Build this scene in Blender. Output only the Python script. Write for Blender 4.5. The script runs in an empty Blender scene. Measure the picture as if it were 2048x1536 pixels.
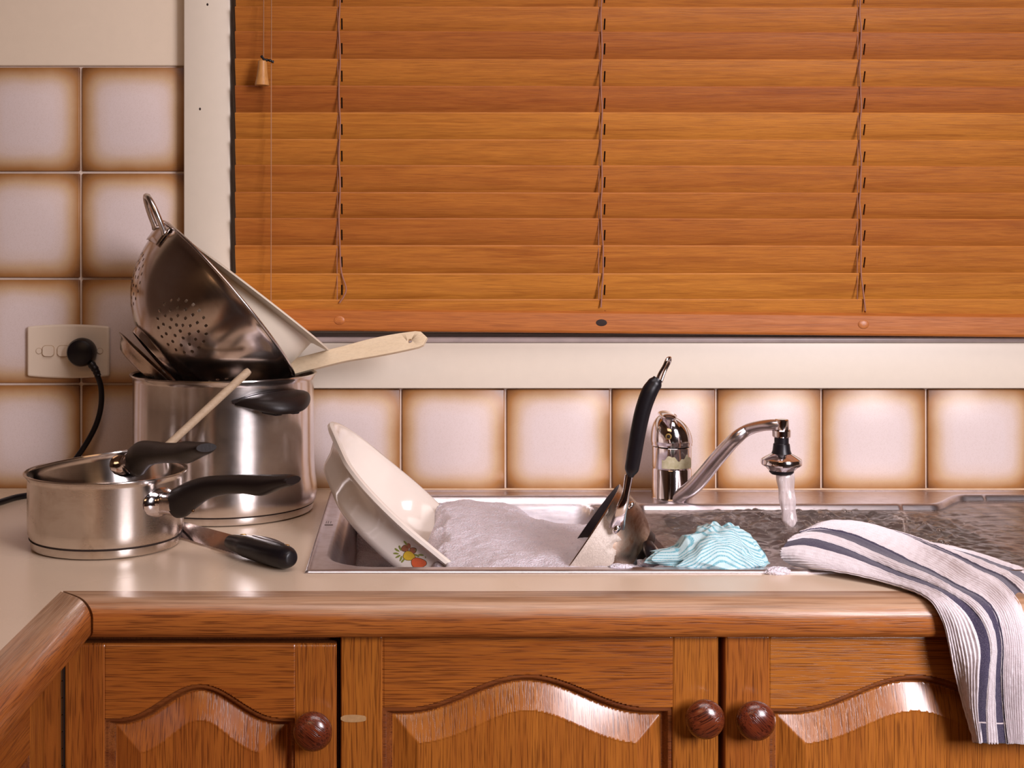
import bpy, bmesh, math, random
import numpy as np
from mathutils import Vector, Matrix, noise
from mathutils.geometry import delaunay_2d_cdt

PI = math.pi
S = bpy.context.scene
C = bpy.context.collection
# world frame in metres: z = 0 is the worktop surface, y = 0 the tiled wall, camera looks along +y
CAMY, CAMZ, F = -1.8286, 0.3343, 2560.0

# ------------------------------------------------------------------ camera, world, lights, exposure
cam_d = bpy.data.cameras.new('camera'); cam = bpy.data.objects.new('camera', cam_d); C.objects.link(cam)
cam.location = (0, CAMY, CAMZ); cam.rotation_euler = (PI/2, 0, 0)
cam_d.sensor_width = 36; cam_d.lens = 45.0
cam_d.shift_x = (1024-812)/2048; cam_d.shift_y = (510-768)/2048
cam_d.clip_start = 0.05
S.camera = cam

W = bpy.data.worlds.new('world'); S.world = W; W.use_nodes = True
W.node_tree.nodes['Background'].inputs[0].default_value = (1.0, 0.72, 0.5, 1)
W.node_tree.nodes['Background'].inputs[1].default_value = 0.02

def area(name, loc, target, sx, sy, power, col):
    d = bpy.data.lights.new(name, 'AREA'); d.shape = 'RECTANGLE'; d.size = sx; d.size_y = sy
    d.energy = power; d.color = col
    o = bpy.data.objects.new(name, d); C.objects.link(o); o.location = loc
    o.rotation_euler = (Vector(target)-Vector(loc)).to_track_quat('-Z', 'Y').to_euler()
    return o
key = area('key_light', (1.40, -2.30, 0.84), (0.42, -0.2, 0.10), 0.75, 0.95, 12.6, (1.0, 0.92, 0.98))
key.data.spread = math.radians(75)
area('ceiling_light', (0.35, -0.95, 1.46), (0.35, -0.60, 0.0), 1.3, 0.8, 13.5, (1.0, 0.86, 0.85))
area('room_fill', (-0.5, -2.7, 1.40), (0.1, -0.4, 0.0), 1.2, 0.7, 6, (1.0, 0.58, 0.30))

S.view_settings.view_transform = 'Standard'; S.view_settings.look = 'None'
S.view_settings.exposure = 0.0; S.view_settings.gamma = 1.0; S.view_settings.use_curve_mapping = False
S.cycles.use_denoising = True
S.cycles.max_bounces = 8; S.cycles.transparent_max_bounces = 12
S.cycles.sample_clamp_indirect = 4.0

# ------------------------------------------------------------------ helpers
def P(px, py, Y):
    d = Y - CAMY
    return Vector(((px-812)*d/F, Y, CAMZ-(py-510)*d/F))
def PZ(px, py, z):
    d = (CAMZ-z)*F/(py-510)
    return Vector(((px-812)*d/F, CAMY+d, z))
def sc(v):
    v /= 255.0
    return v/12.92 if v <= 0.04045 else ((v+0.055)/1.055)**2.4
def col(r, g, b): return (sc(r), sc(g), sc(b), 1)

def mesh(name, verts, faces, mat=None, parent=None, smooth=True, mats=None, fm=None):
    me = bpy.data.meshes.new(name)
    me.from_pydata([tuple(v) for v in verts], [], [tuple(f) for f in faces])
    for m in (mats or ([mat] if mat else [])): me.materials.append(m)
    if fm is not None: me.polygons.foreach_set('material_index', fm)
    me.polygons.foreach_set('use_smooth', [smooth]*len(me.polygons))
    me.update()
    o = bpy.data.objects.new(name, me); C.objects.link(o)
    if parent: o.parent = parent
    return o
def frombm(name, bm, mat, parent=None, smooth=True, sharp=None):
    bmesh.ops.recalc_face_normals(bm, faces=bm.faces)
    me = bpy.data.meshes.new(name); bm.to_mesh(me); bm.free()
    me.materials.append(mat)
    me.polygons.foreach_set('use_smooth', [smooth]*len(me.polygons))
    if smooth and sharp is not None: me.set_sharp_from_angle(angle=sharp)
    o = bpy.data.objects.new(name, me); C.objects.link(o)
    if parent: o.parent = parent
    return o
def tag(o, label=None, cat=None, group=None, kind=None):
    if label: o['label'] = label
    if cat: o['category'] = cat
    if group: o['group'] = group
    if kind: o['kind'] = kind
    return o
def empty(name, loc, label, cat, group=None, rot=None):
    o = bpy.data.objects.new(name, None); C.objects.link(o); o.location = loc; o.empty_display_size = .02
    if rot: o.rotation_euler = rot
    return tag(o, label, cat, group)
def bm_box(bm, x0, x1, y0, y1, z0, z1, bev=0.0, seg=2):
    r = bmesh.ops.create_cube(bm, size=1)
    vs = r['verts']
    bmesh.ops.scale(bm, vec=(x1-x0, y1-y0, z1-z0), verts=vs)
    bmesh.ops.translate(bm, vec=((x0+x1)/2, (y0+y1)/2, (z0+z1)/2), verts=vs)
    if bev > 0:
        es = list({e for v in vs for e in v.link_edges})
        bmesh.ops.bevel(bm, geom=es, offset=bev, segments=seg, affect='EDGES', profile=.5)
def box(name, x0, x1, y0, y1, z0, z1, mat, parent=None, bev=0.0, seg=2):
    bm = bmesh.new(); bm_box(bm, x0, x1, y0, y1, z0, z1, bev, seg)
    return frombm(name, bm, mat, parent, smooth=bev > 0, sharp=math.radians(50))
def frame_of(n, spin=0.0):
    n = Vector(n).normalized(); u = Vector((0, 1, 0)).cross(n).normalized(); v = n.cross(u)
    R = Matrix((u, v, n)).transposed()
    return R @ Matrix.Rotation(spin, 3, 'Z')
def lathe(prof, seg=64, ex=2.0, close=False):
    V = []; Fc = []
    for r, z in prof:
        for i in range(seg):
            t = 2*PI*i/seg; c, s = math.cos(t), math.sin(t)
            V.append((math.copysign(abs(c)**(2/ex), c)*r, math.copysign(abs(s)**(2/ex), s)*r, z))
    n = len(prof)
    for j in range(n-1 + (1 if close else 0)):
        a = j*seg; b = ((j+1) % n)*seg
        for i in range(seg):
            k = (i+1) % seg
            Fc.append((a+i, a+k, b+k, b+i))
    return V, Fc
def lathe_obj(name, prof, mat, parent=None, seg=64, ex=2.0, sharp=40, close=False):
    V, Fc = lathe(prof, seg, ex, close)
    o = mesh(name, V, Fc, mat, parent)
    bm = bmesh.new(); bm.from_mesh(o.data); bmesh.ops.remove_doubles(bm, verts=bm.verts, dist=1e-6)
    bmesh.ops.recalc_face_normals(bm, faces=bm.faces); bm.to_mesh(o.data); bm.free()
    o.data.set_sharp_from_angle(angle=math.radians(sharp))
    return o
def catmull(pts, n):
    pts = [Vector(p) for p in pts]; out = []
    q = [2*pts[0]-pts[1]]+pts+[2*pts[-1]-pts[-2]]
    for i in range(len(pts)-1):
        a, b, c, d = q[i:i+4]
        for k in range(n):
            t = k/n
            out.append(0.5*((2*b)+(c-a)*t+(2*a-5*b+4*c-d)*t*t+(3*b-a-3*c+d)*t**3))
    out.append(pts[-1]); return out
def tube(name, pts, rad, mat, parent=None, seg=12, flat=1.0, up=(0, 0, 1), caps=True, closed=False, sub=None):
    # rad: number, or list of (ru, rv) per point; ru along side, rv along 'up'
    pts = [Vector(p) for p in pts]; n = len(pts)
    V = []; Fc = []; up = Vector(up)
    prev = None
    for i, p in enumerate(pts):
        if closed: t = (pts[(i+1) % n]-pts[i-1]).normalized()
        else: t = (pts[min(i+1, n-1)]-pts[max(i-1, 0)]).normalized()
        if prev is None:
            s = t.cross(up)
            if s.length < 1e-4: s = t.cross(Vector((1, 0.01, 0)))
            s.normalize()
        else:
            s = (prev - t*prev.dot(t)).normalized()
        prev = s; w = s.cross(t).normalized()
        r = rad[i] if isinstance(rad, (list, tuple)) else rad
        ru, rv = r if isinstance(r, (list, tuple)) else (r, r*flat)
        for k in range(seg):
            a = 2*PI*k/seg
            V.append(p + s*math.cos(a)*ru + w*math.sin(a)*rv)
    for i in range(n-1 + (1 if closed else 0)):
        a = i*seg; b = ((i+1) % n)*seg
        for k in range(seg):
            m = (k+1) % seg; Fc.append((a+k, a+m, b+m, b+k))
    if caps and not closed:
        Fc.append(tuple(range(seg-1, -1, -1))); Fc.append(tuple((n-1)*seg+k for k in range(seg)))
    o = mesh(name, V, Fc, mat, parent)
    o.data.set_sharp_from_angle(angle=math.radians(60))
    return o
def lerp_rads(keys, n):
    out = []
    for i in range(n):
        t = i/(n-1)*(len(keys)-1); k = min(int(t), len(keys)-2); f = t-k; f = f*f*(3-2*f)
        a, b = keys[k], keys[k+1]
        out.append((a[0]+(b[0]-a[0])*f, a[1]+(b[1]-a[1])*f))
    return out
def prism(name, outline, holes, z0, z1, mat, parent=None, tf=None, smooth=False):
    """flat plate from a 2-D outline with holes, extruded from z0 to z1"""
    vs = [Vector(p) for p in outline]; faces = [list(range(len(vs)))]
    for h in holes:
        k = len(vs); vs += [Vector(p) for p in h]; faces.append(list(range(k, k+len(h)))[::-1])
    r = delaunay_2d_cdt(vs, [], faces, 1, 1e-7)
    v2, tri = r[0], r[2]
    def inh(p):
        for h in holes:
            cx = sum(q[0] for q in h)/len(h); cy = sum(q[1] for q in h)/len(h)
            rr = min(math.hypot(q[0]-cx, q[1]-cy) for q in h)
            if math.hypot(p[0]-cx, p[1]-cy) < rr*.98: return True
        return False
    tri = [t for t in tri if not inh((sum(v2[i][0] for i in t)/3, sum(v2[i][1] for i in t)/3))]
    bm = bmesh.new()
    top = [bm.verts.new((v[0], v[1], z0)) for v in v2]
    for t in tri:
        try: bm.faces.new([top[i] for i in t])
        except ValueError: pass
    r = bmesh.ops.extrude_face_region(bm, geom=list(bm.faces))
    bmesh.ops.translate(bm, vec=(0, 0, z1-z0), verts=[e for e in r['geom'] if isinstance(e, bmesh.types.BMVert)])
    if tf: bmesh.ops.transform(bm, matrix=tf, verts=bm.verts)
    return frombm(name, bm, mat, parent, smooth=smooth, sharp=math.radians(35))

# ------------------------------------------------------------------ materials
def nodes(name):
    m = bpy.data.materials.new(name); m.use_nodes = True; nt = m.node_tree
    return m, nt, nt.nodes['Principled BSDF'], nt.nodes.new, nt.links.new
def noise_n(nt, vec, scale, detail=4, rough=.55, dist=0.0):
    n = nt.nodes.new('ShaderNodeTexNoise'); n.inputs['Scale'].default_value = scale
    n.inputs['Detail'].default_value = detail; n.inputs['Roughness'].default_value = rough
    n.inputs['Distortion'].default_value = dist
    if vec is not None: nt.links.new(vec, n.inputs['Vector'])
    return n.outputs['Fac']
def ramp(nt, fac, stops):
    n = nt.nodes.new('ShaderNodeValToRGB'); e = n.color_ramp.elements
    while len(e) < len(stops): e.new(.5)
    for i, (p, c) in enumerate(stops): e[i].position = p; e[i].color = c
    nt.links.new(fac, n.inputs[0]); return n.outputs[0]
def mixc(nt, fac, a, b, mode='MIX'):
    n = nt.nodes.new('ShaderNodeMix'); n.data_type = 'RGBA'; n.blend_type = mode
    for s, v in ((0, fac), (6, a), (7, b)):
        if hasattr(v, 'links') or hasattr(v, 'is_linked'): nt.links.new(v, n.inputs[s])
        else: n.inputs[s].default_value = v
    return n.outputs[2]
def mathn(nt, op, a, b=None, c=None, clamp=False):
    n = nt.nodes.new('ShaderNodeMath'); n.operation = op; n.use_clamp = clamp
    for i, v in enumerate((a, b, c)):
        if v is None: continue
        if hasattr(v, 'is_linked'): nt.links.new(v, n.inputs[i])
        else: n.inputs[i].default_value = v
    return n.outputs[0]
def mapr(nt, v, a, b, c=0, d=1, smooth=True):
    n = nt.nodes.new('ShaderNodeMapRange'); n.interpolation_type = 'SMOOTHSTEP' if smooth else 'LINEAR'
    nt.links.new(v, n.inputs[0])
    for i, x in enumerate((a, b, c, d)): n.inputs[i+1].default_value = x
    return n.outputs[0]
def bump(nt, bsdf, h, strength, dist=.001):
    n = nt.nodes.new('ShaderNodeBump'); n.inputs['Strength'].default_value = strength
    n.inputs['Distance'].default_value = dist; nt.links.new(h, n.inputs['Height'])
    nt.links.new(n.outputs[0], bsdf.inputs['Normal']); return n
def coords(nt, scale=(1, 1, 1), rnd=0.0, kind='Object'):
    tc = nt.nodes.new('ShaderNodeTexCoord'); v = tc.outputs[kind]
    if rnd:
        oi = nt.nodes.new('ShaderNodeObjectInfo')
        cm = nt.nodes.new('ShaderNodeVectorMath'); cm.operation = 'MULTIPLY_ADD'
        cb = nt.nodes.new('ShaderNodeCombineXYZ')
        for i in range(3): nt.links.new(oi.outputs['Random'], cb.inputs[i])
        nt.links.new(cb.outputs[0], cm.inputs[0]); cm.inputs[1].default_value = (rnd, rnd*1.7, rnd*.6)
        nt.links.new(v, cm.inputs[2]); v = cm.outputs[0]
    mp = nt.nodes.new('ShaderNodeMapping'); mp.inputs['Scale'].default_value = scale
    nt.links.new(v, mp.inputs[0]); return mp.outputs[0]
def plain(name, c, rough=.5, metal=0, spec=.5, **kw):
    m, nt, b, N, L = nodes(name)
    b.inputs['Base Color'].default_value = c; b.inputs['Roughness'].default_value = rough
    b.inputs['Metallic'].default_value = metal; b.inputs['Specular IOR Level'].default_value = spec
    v = coords(nt, (1, 1, 1)); f = noise_n(nt, v, kw.get('ns', 60), 3)
    k = kw.get('var', .06)
    cc = mixc(nt, f, (c[0]*(1-k), c[1]*(1-k), c[2]*(1-k), 1), (min(1, c[0]*(1+k)), min(1, c[1]*(1+k)), min(1, c[2]*(1+k)), 1))
    L(cc, b.inputs['Base Color'])
    if kw.get('coat'): b.inputs['Coat Weight'].default_value = kw['coat']; b.inputs['Coat Roughness'].default_value = .08
    if kw.get('bump'): bump(nt, b, noise_n(nt, v, kw.get('bs', 300), 3), kw['bump'], .0005)
    if kw.get('sss'):
        b.inputs['Subsurface Weight'].default_value = kw['sss']; b.inputs['Subsurface Radius'].default_value = (.006, .004, .003)
        b.inputs['Subsurface Scale'].default_value = 1
    return m

def wood(name, light, dark, axis, ring=26, rough=.42, pores=.5, vary=.25, rnd=3.1, spec=.4, red=None, coat=0.0, ysq=1.0, contrast=1.0, hue=.0035):
    """open-grained timber; grain runs along axis (0,1,2)"""
    m, nt, b, N, L = nodes(name)
    s = [1, ysq, 1]; s[axis] = .045
    v = coords(nt, tuple(s), rnd)
    warp = noise_n(nt, v, 5, 3, .5, 0)
    big = noise_n(nt, v, ring, 4, .6, 1.6)
    fine = noise_n(nt, v, ring*9, 3, .6, .4)
    s2 = [1, ysq, 1]; s2[axis] = .024
    pv = coords(nt, tuple(s2), rnd+1)
    pr = noise_n(nt, pv, 950, 2, .5, 0)
    c = ramp(nt, big, [(.25, mixl(light, dark, contrast)), (.47, mixl(light, dark, .35*contrast)), (.66, light)])
    c = mixc(nt, mapr(nt, fine, .35, .62, .30, 0), c, dark)
    pm = mapr(nt, pr, .50, .64, 0, 1)
    pm = mathn(nt, 'MULTIPLY', pm, pores)
    c = mixc(nt, pm, c, (dark[0]*.35, dark[1]*.3, dark[2]*.3, 1))
    oi = N('ShaderNodeObjectInfo')
    hv = N('ShaderNodeHueSaturation'); L(c, hv.inputs['Color'])
    L(mapr(nt, oi.outputs['Random'], 0, 1, 1-vary, 1+vary*.7, False), hv.inputs['Value'])
    L(mapr(nt, oi.outputs['Random'], 0, 1, .5-hue, .5+hue, False), hv.inputs['Hue'])
    c = hv.outputs[0]
    L(c, b.inputs['Base Color'])
    L(mapr(nt, fine, 0, 1, rough+.12, rough-.08, False), b.inputs['Roughness'])
    b.inputs['Specular IOR Level'].default_value = spec
    b.inputs['Coat Weight'].default_value = coat; b.inputs['Coat Roughness'].default_value = .18
    h = mathn(nt, 'SUBTRACT', mathn(nt, 'MULTIPLY', fine, .5), pm)
    bump(nt, b, h, .35, .0004)
    m['base'] = 1
    return m
def mixl(a, b, t): return tuple(a[i]*(1-t)+b[i]*t for i in range(3))+(1,)

def steel(name, base=(.66, .61, .59), rough=.2, grime=.35, scale=30, axis=2, brush=.5, tint=(.30, .17, .08), aniso=0.0):
    m, nt, b, N, L = nodes(name)
    b.inputs['Metallic'].default_value = 1
    v = coords(nt)
    g = noise_n(nt, v, scale, 6, .65, .5)
    s = [1, 1, 1]
    for i in range(3): s[i] = .03 if i != axis else 1.0
    br = noise_n(nt, coords(nt, tuple(s)), 1400, 2)
    gm = mathn(nt, 'MULTIPLY', mapr(nt, g, .38, .72), grime)
    c = mixc(nt, gm, (*base, 1), (*tint, 1))
    L(c, b.inputs['Base Color'])
    r = mathn(nt, 'MULTIPLY_ADD', gm, .22, rough)
    r = mathn(nt, 'MULTIPLY_ADD', br, .12*brush, r)
    L(r, b.inputs['Roughness'])
    bump(nt, b, br, .12*brush, .0002)
    if aniso:
        b.inputs['Anisotropic'].default_value = aniso; b.inputs['Anisotropic Rotation'].default_value = .25
        tg = N('ShaderNodeTangent'); tg.direction_type = 'RADIAL'; tg.axis = 'Z'; L(tg.outputs[0], b.inputs['Tangent'])
    return m

WHITE = (.80, .74, .70, 1)
M = {}
M['steel'] = steel('polished_steel')
M['steel_pot'] = steel('pot_steel', (.70, .65, .62), .17, .20, 22, aniso=.75)
M['steel_dirty'] = steel('stained_steel', (.50, .40, .32), .22, 1.0, 24, tint=(.13, .045, .014))
M['steel_sink'] = steel('sink_steel', (.68, .63, .65), .24, .22, 60, axis=1, brush=1.0)
M['chrome'] = steel('chrome', (.80, .76, .79), .08, .2, 90, brush=.1)
M['black_plastic'] = plain('black_plastic', (.008, .006, .008, 1), .36, spec=.35, bump=.15)
M['bakelite'] = plain('dark_bakelite', (.012, .007, .006, 1), .42, spec=.3, bump=.2)
M['black_nonstick'] = plain('dark_nonstick', (.020, .014, .020, 1), .32)
M['wall_paint'] = plain('cream_wall_paint', (.72, .60, .46, 1), .6, bump=.12, bs=500, var=.03)
M['trim_paint'] = plain('cream_gloss_paint', (.70, .62, .51, 1), .42, bump=.1, bs=250, var=.03)
M['grout'] = plain('grout', (.72, .58, .48, 1), .85, bump=.4, var=.15)
M['enamel'] = plain('cream_enamel', (.78, .70, .62, 1), .12, spec=.6, var=.03)
M['melamine'] = plain('cream_melamine', (.82, .72, .58, 1), .3, var=.02)
M['socket_plastic'] = plain('aged_cream_plastic', (.74, .62, .49, 1), .38, var=.03)
M['cord_pink'] = plain('pinkish_brown_cord', (.30, .13, .085, 1), .8, bump=.3)
M['dark_gap'] = plain('dark_recess', (.02, .008, .005, 1), .8)
M['pale_wood'] = wood('pale_beech', (.78, .63, .44, 1), (.66, .50, .32, 1), 0, 30, .5, .10, .03)
M['slat'] = wood('cedar_slat', (.48, .168, .027, 1), (.26, .066, .009, 1), 0, 75, .40, .22, .20, 4.3, .30, contrast=.75, hue=.007)
M['rail_wood'] = wood('cedar_rail', (.46, .155, .027, 1), (.28, .072, .011, 1), 0, 60, .48, .25, .08, 4.3, .22, contrast=.6)
M['oak_v'] = wood('oak_vertical_grain', (.46, .150, .022, 1), (.25, .058, .008, 1), 2, 45, .30, .62, .09, 2.3, .5, coat=.75, ysq=.12, contrast=.7)
M['oak_h'] = wood('oak_horizontal_grain', (.46, .150, .022, 1), (.25, .058, .008, 1), 0, 45, .30, .62, .09, 2.3, .5, coat=.75, ysq=.12, contrast=.7)
M['knob_wood'] = wood('dark_turned_timber', (.19, .036, .012, 1), (.060, .010, .005, 1), 0, 120, .2, .8, .06, 5, .6, coat=.6)

def tile_mat():
    m, nt, b, N, L = nodes('glazed_tile')
    v = coords(nt, (1, 1, 1)); sp = N('ShaderNodeSeparateXYZ'); L(v, sp.inputs[0])
    nz = noise_n(nt, coords(nt, (1, 1, 1), 3), 22, 3)
    ax = mathn(nt, 'ABSOLUTE', sp.outputs[0]); az = mathn(nt, 'ABSOLUTE', sp.outputs[2])
    # distance inwards from the nearest edge (half tile = .0742), rounded corner blend
    px = mathn(nt, 'POWER', mathn(nt, 'DIVIDE', ax, .0742), 5.0)
    pz = mathn(nt, 'POWER', mathn(nt, 'DIVIDE', az, .0742), 5.0)
    d = mathn(nt, 'POWER', mathn(nt, 'ADD', px, pz), .2)
    d = mathn(nt, 'ADD', d, mathn(nt, 'MULTIPLY_ADD', nz, .12, -.06))
    c = ramp(nt, mapr(nt, d, .45, 1.08, 0, 1, False),
             [(0, (.69, .585, .56, 1)), (.30, (.67, .545, .49, 1)), (.58, (.56, .38, .23, 1)), (.80, (.37, .175, .060, 1)), (1, (.16, .058, .016, 1))])
    sp2 = noise_n(nt, coords(nt), 900, 2)
    c = mixc(nt, mapr(nt, sp2, .45, .75, 0, .16), c, (.33, .2, .12, 1))
    L(c, b.inputs['Base Color']); b.inputs['Roughness'].default_value = .30
    b.inputs['Specular IOR Level'].default_value = .30
    bump(nt, b, noise_n(nt, coords(nt), 40, 2), .15, .0008)
    return m
M['tile'] = tile_mat()

def laminate():
    m, nt, b, N, L = nodes('beige_laminate')
    f = noise_n(nt, coords(nt), 500, 2); g = noise_n(nt, coords(nt), 5, 2)
    c = mixc(nt, f, (.735, .58, .43, 1), (.765, .61, .46, 1))
    c = mixc(nt, mapr(nt, g, .45, .75, 0, .22), c, (.62, .46, .32, 1))
    L(c, b.inputs['Base Color']); L(mapr(nt, g, .3, .7, .23, .32), b.inputs['Roughness'])
    return m
M['laminate'] = laminate()

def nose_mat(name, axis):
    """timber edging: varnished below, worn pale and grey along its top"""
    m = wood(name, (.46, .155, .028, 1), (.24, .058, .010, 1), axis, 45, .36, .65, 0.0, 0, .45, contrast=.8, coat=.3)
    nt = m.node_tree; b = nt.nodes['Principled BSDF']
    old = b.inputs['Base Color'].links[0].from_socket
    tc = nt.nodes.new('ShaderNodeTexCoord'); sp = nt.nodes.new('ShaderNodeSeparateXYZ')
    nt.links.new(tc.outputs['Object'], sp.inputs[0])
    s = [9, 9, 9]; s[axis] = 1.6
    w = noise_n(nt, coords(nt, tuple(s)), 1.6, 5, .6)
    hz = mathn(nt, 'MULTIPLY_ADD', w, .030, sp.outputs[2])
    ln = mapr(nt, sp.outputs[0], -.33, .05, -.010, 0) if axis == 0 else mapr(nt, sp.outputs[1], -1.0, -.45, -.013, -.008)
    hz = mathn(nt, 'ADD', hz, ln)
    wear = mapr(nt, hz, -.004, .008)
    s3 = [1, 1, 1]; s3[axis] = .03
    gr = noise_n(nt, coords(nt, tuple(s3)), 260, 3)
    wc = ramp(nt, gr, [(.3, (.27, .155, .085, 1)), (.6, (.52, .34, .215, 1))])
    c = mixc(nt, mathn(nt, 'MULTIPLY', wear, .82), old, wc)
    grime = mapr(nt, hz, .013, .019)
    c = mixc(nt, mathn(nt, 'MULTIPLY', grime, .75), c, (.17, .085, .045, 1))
    nt.links.new(c, b.inputs['Base Color'])
    return m
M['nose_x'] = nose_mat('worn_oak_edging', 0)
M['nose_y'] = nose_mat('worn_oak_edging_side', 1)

# ------------------------------------------------------------------ room shell
ZC, ZF = 1.52, -0.9
def slab(name, x0, x1, y0, y1, z0, z1, mat):
    o = box(name, x0, x1, y0, y1, z0, z1, mat); return tag(o, kind='structure')
WX0, WX1, WZ0, WZ1 = -0.2475, 1.35, 0.2185, 1.12      # window opening
wb = bmesh.new()
WT = .12
bm_box(wb, -1.3, WX0, .0035, WT, ZF, ZC); bm_box(wb, WX1, 2.3, .0035, WT, ZF, ZC)
bm_box(wb, WX0, WX1, .0035, WT, ZF, WZ0); bm_box(wb, WX0, WX1, .0035, WT, WZ1, ZC)
wall_back = tag(frombm('wall_back', wb, M['wall_paint'], smooth=False), kind='structure')
M['side_paint'] = plain('brown_wall_paint', (.13, .08, .05, 1), .6)
slab('wall_left', -1.4, -1.3, -3.3, .12, ZF, ZC, M['side_paint'])
slab('wall_right', 2.3, 2.4, -3.3, .12, ZF, ZC, M['side_paint'])
slab('wall_front', -1.4, 2.4, -3.4, -3.3, ZF, ZC, plain('dark_wall_paint', (.10, .06, .04, 1), .6))
slab('floor', -1.4, 2.4, -3.4, .12, ZF-.05, ZF, wood('floor_boards', (.25, .11, .04, 1), (.14, .05, .02, 1), 0))
slab('ceiling', -1.4, 2.4, -3.4, .12, ZC, ZC+.05, plain('ceiling_paint', (.26, .19, .15, 1), .7))

# painted wall surface above the tiles (stands a little proud of the tiles, rounded lower edge)
bm = bmesh.new(); bm_box(bm, -1.3, -.3125, -.0065, .0034, .6035, ZC, .0022, 3)
o = frombm('wall_panel', bm, M['wall_paint'], wall_back, sharp=math.radians(50))
# grout bed and the tiles
gb = bmesh.new(); bm_box(gb, -1.3, -.314, -.0022, .0034, -.033, .6035)
bm_box(gb, -.314, 2.2, -.0022, .0034, -.033, .1455)
frombm('grout', gb, M['grout'], wall_back, smooth=False)
tile_cache = {}
def tile(x0, x1, z0, z1, tl):
    w, h = round(x1-x0, 4), round(z1-z0, 4)
    key = (w, h)
    if key not in tile_cache:
        bm = bmesh.new(); bm_box(bm, -w/2, w/2, -.005, .003, -h/2, h/2, .0016, 2)
        o = frombm('tile', bm, M['tile'], wall_back, sharp=math.radians(60)); tile_cache[key] = o.data
    else:
        o = bpy.data.objects.new('tile', tile_cache[key]); C.objects.link(o); o.parent = wall_back
    o.location = ((x0+x1)/2, -.0012+random.uniform(-.0004, .0004), (z0+z1)/2)
    o.rotation_euler = (random.uniform(-.004, .004), random.uniform(-.002, .002), random.uniform(-.004, .004))
random.seed(4)
G = .0016
xs_low = [-1.063, -.913, -.763, -.613, -.463, -.313, -.157, -.0071, .1421, .2921, .4421, .5921, .7414, .8914, 1.041, 1.191, 1.341]
rows = [0.0, .1503, .3006, .4520, .6030]
for r in range(4):
    for i in range(5):
        x1 = xs_low[i+1]-G
        tile(xs_low[i]+G, x1, rows[r]+G, rows[r+1]-G, 0)
for i in range(5, len(xs_low)-1):
    tile(xs_low[i]+G, xs_low[i+1]-G, .0012, .1434, 0)

# window: architrave, apron, sill, glass
def trim(name, *a, **k): return tag(box(name, *a, **k), kind='structure')
trim('trim_1', -.3125, WX0, -.029, .003, .1455, ZC, M['trim_paint'], bev=.0015)
trim('trim_2', WX0, 1.42, -.018, .003, .1455, .2100, M['trim_paint'], bev=.0016, seg=3)
win = tag(bpy.data.objects.new('window_1', None), kind='structure'); C.objects.link(win); win.location = (.55, .05, .22)
def wpart(name, x0, x1, y0, y1, z0, z1, mat, bev=0.0, seg=2):
    return box(name, x0-.55, x1-.55, y0-.05, y1-.05, z0-.22, z1-.22, mat, win, bev, seg)
wpart('window_sill', WX0, 1.42, -.0215, .10, .2102, .2185, plain('shaded_sill_paint', (.40, .33, .31, 1), .35, var=.25, ns=30), .003, 3)  # sill's grey base colour has the shade under the blind painted in
wpart('window_frame', WX0, WX0+.04, .05, .085, .2185, WZ1, M['trim_paint'], .002)
wpart('window_frame', WX1-.04, WX1, .05, .085, .2185, WZ1, M['trim_paint'], .002)
wpart('window_frame', WX0+.04, WX1-.04, .05, .085, .2185, .255, M['trim_paint'], .002)
wpart('window_frame', WX0+.04, WX1-.04, .05, .085, WZ1-.04, WZ1, M['trim_paint'], .002)
gm, gnt, gb_, _, _ = nodes('window_glass'); gb_.inputs['Transmission Weight'].default_value = 1; gb_.inputs['Roughness'].default_value = .02
gb_.inputs['Base Color'].default_value = (.25, .25, .25, 1)
wpart('window_pane', WX0+.04, WX1-.04, .065, .069, .255, WZ1-.04, gm)
# nail holes in the architrave
for (a, b_) in ((400, 218), (415, 9)):
    q = P(a, b_, -.0290)
    bm = bmesh.new(); bmesh.ops.create_uvsphere(bm, u_segments=10, v_segments=6, radius=.0015)
    o = frombm('nail_head', bm, M['dark_gap'], bpy.data.objects['trim_1']); o.location = q; o.scale = (1, .4, 1.3)

# ------------------------------------------------------------------ worktop (continuous L) and its timber edging
bm = bmesh.new()
SX0, SX1, SY0, SY1 = -.098, 1.10, -.478, -.034       # cut-out for the sink
bm_box(bm, -1.29, -.343, -3.0, -.0068, -.033, 0)
bm_box(bm, -.343, SX0, -.555, -.0068, -.033, 0)
bm_box(bm, SX0, 1.6, -.555, SY0, -.033, 0)
bm_box(bm, SX0, 1.6, SY1, -.0068, -.033, 0)
bm_box(bm, SX1, 1.6, SY0, SY1, -.033, 0)
worktop = tag(frombm('worktop', bm, M['laminate'], smooth=False),
              'glossy beige laminate worktop running below the tiles and round the left corner', 'worktop')
# rear sealant strip
box('sealant_bead', -1.29, 1.6, -.0068, -.0015, -.001, .0022, plain('old_sealant', (.55, .38, .24, 1), .5, var=.2), worktop, .001)

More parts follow.
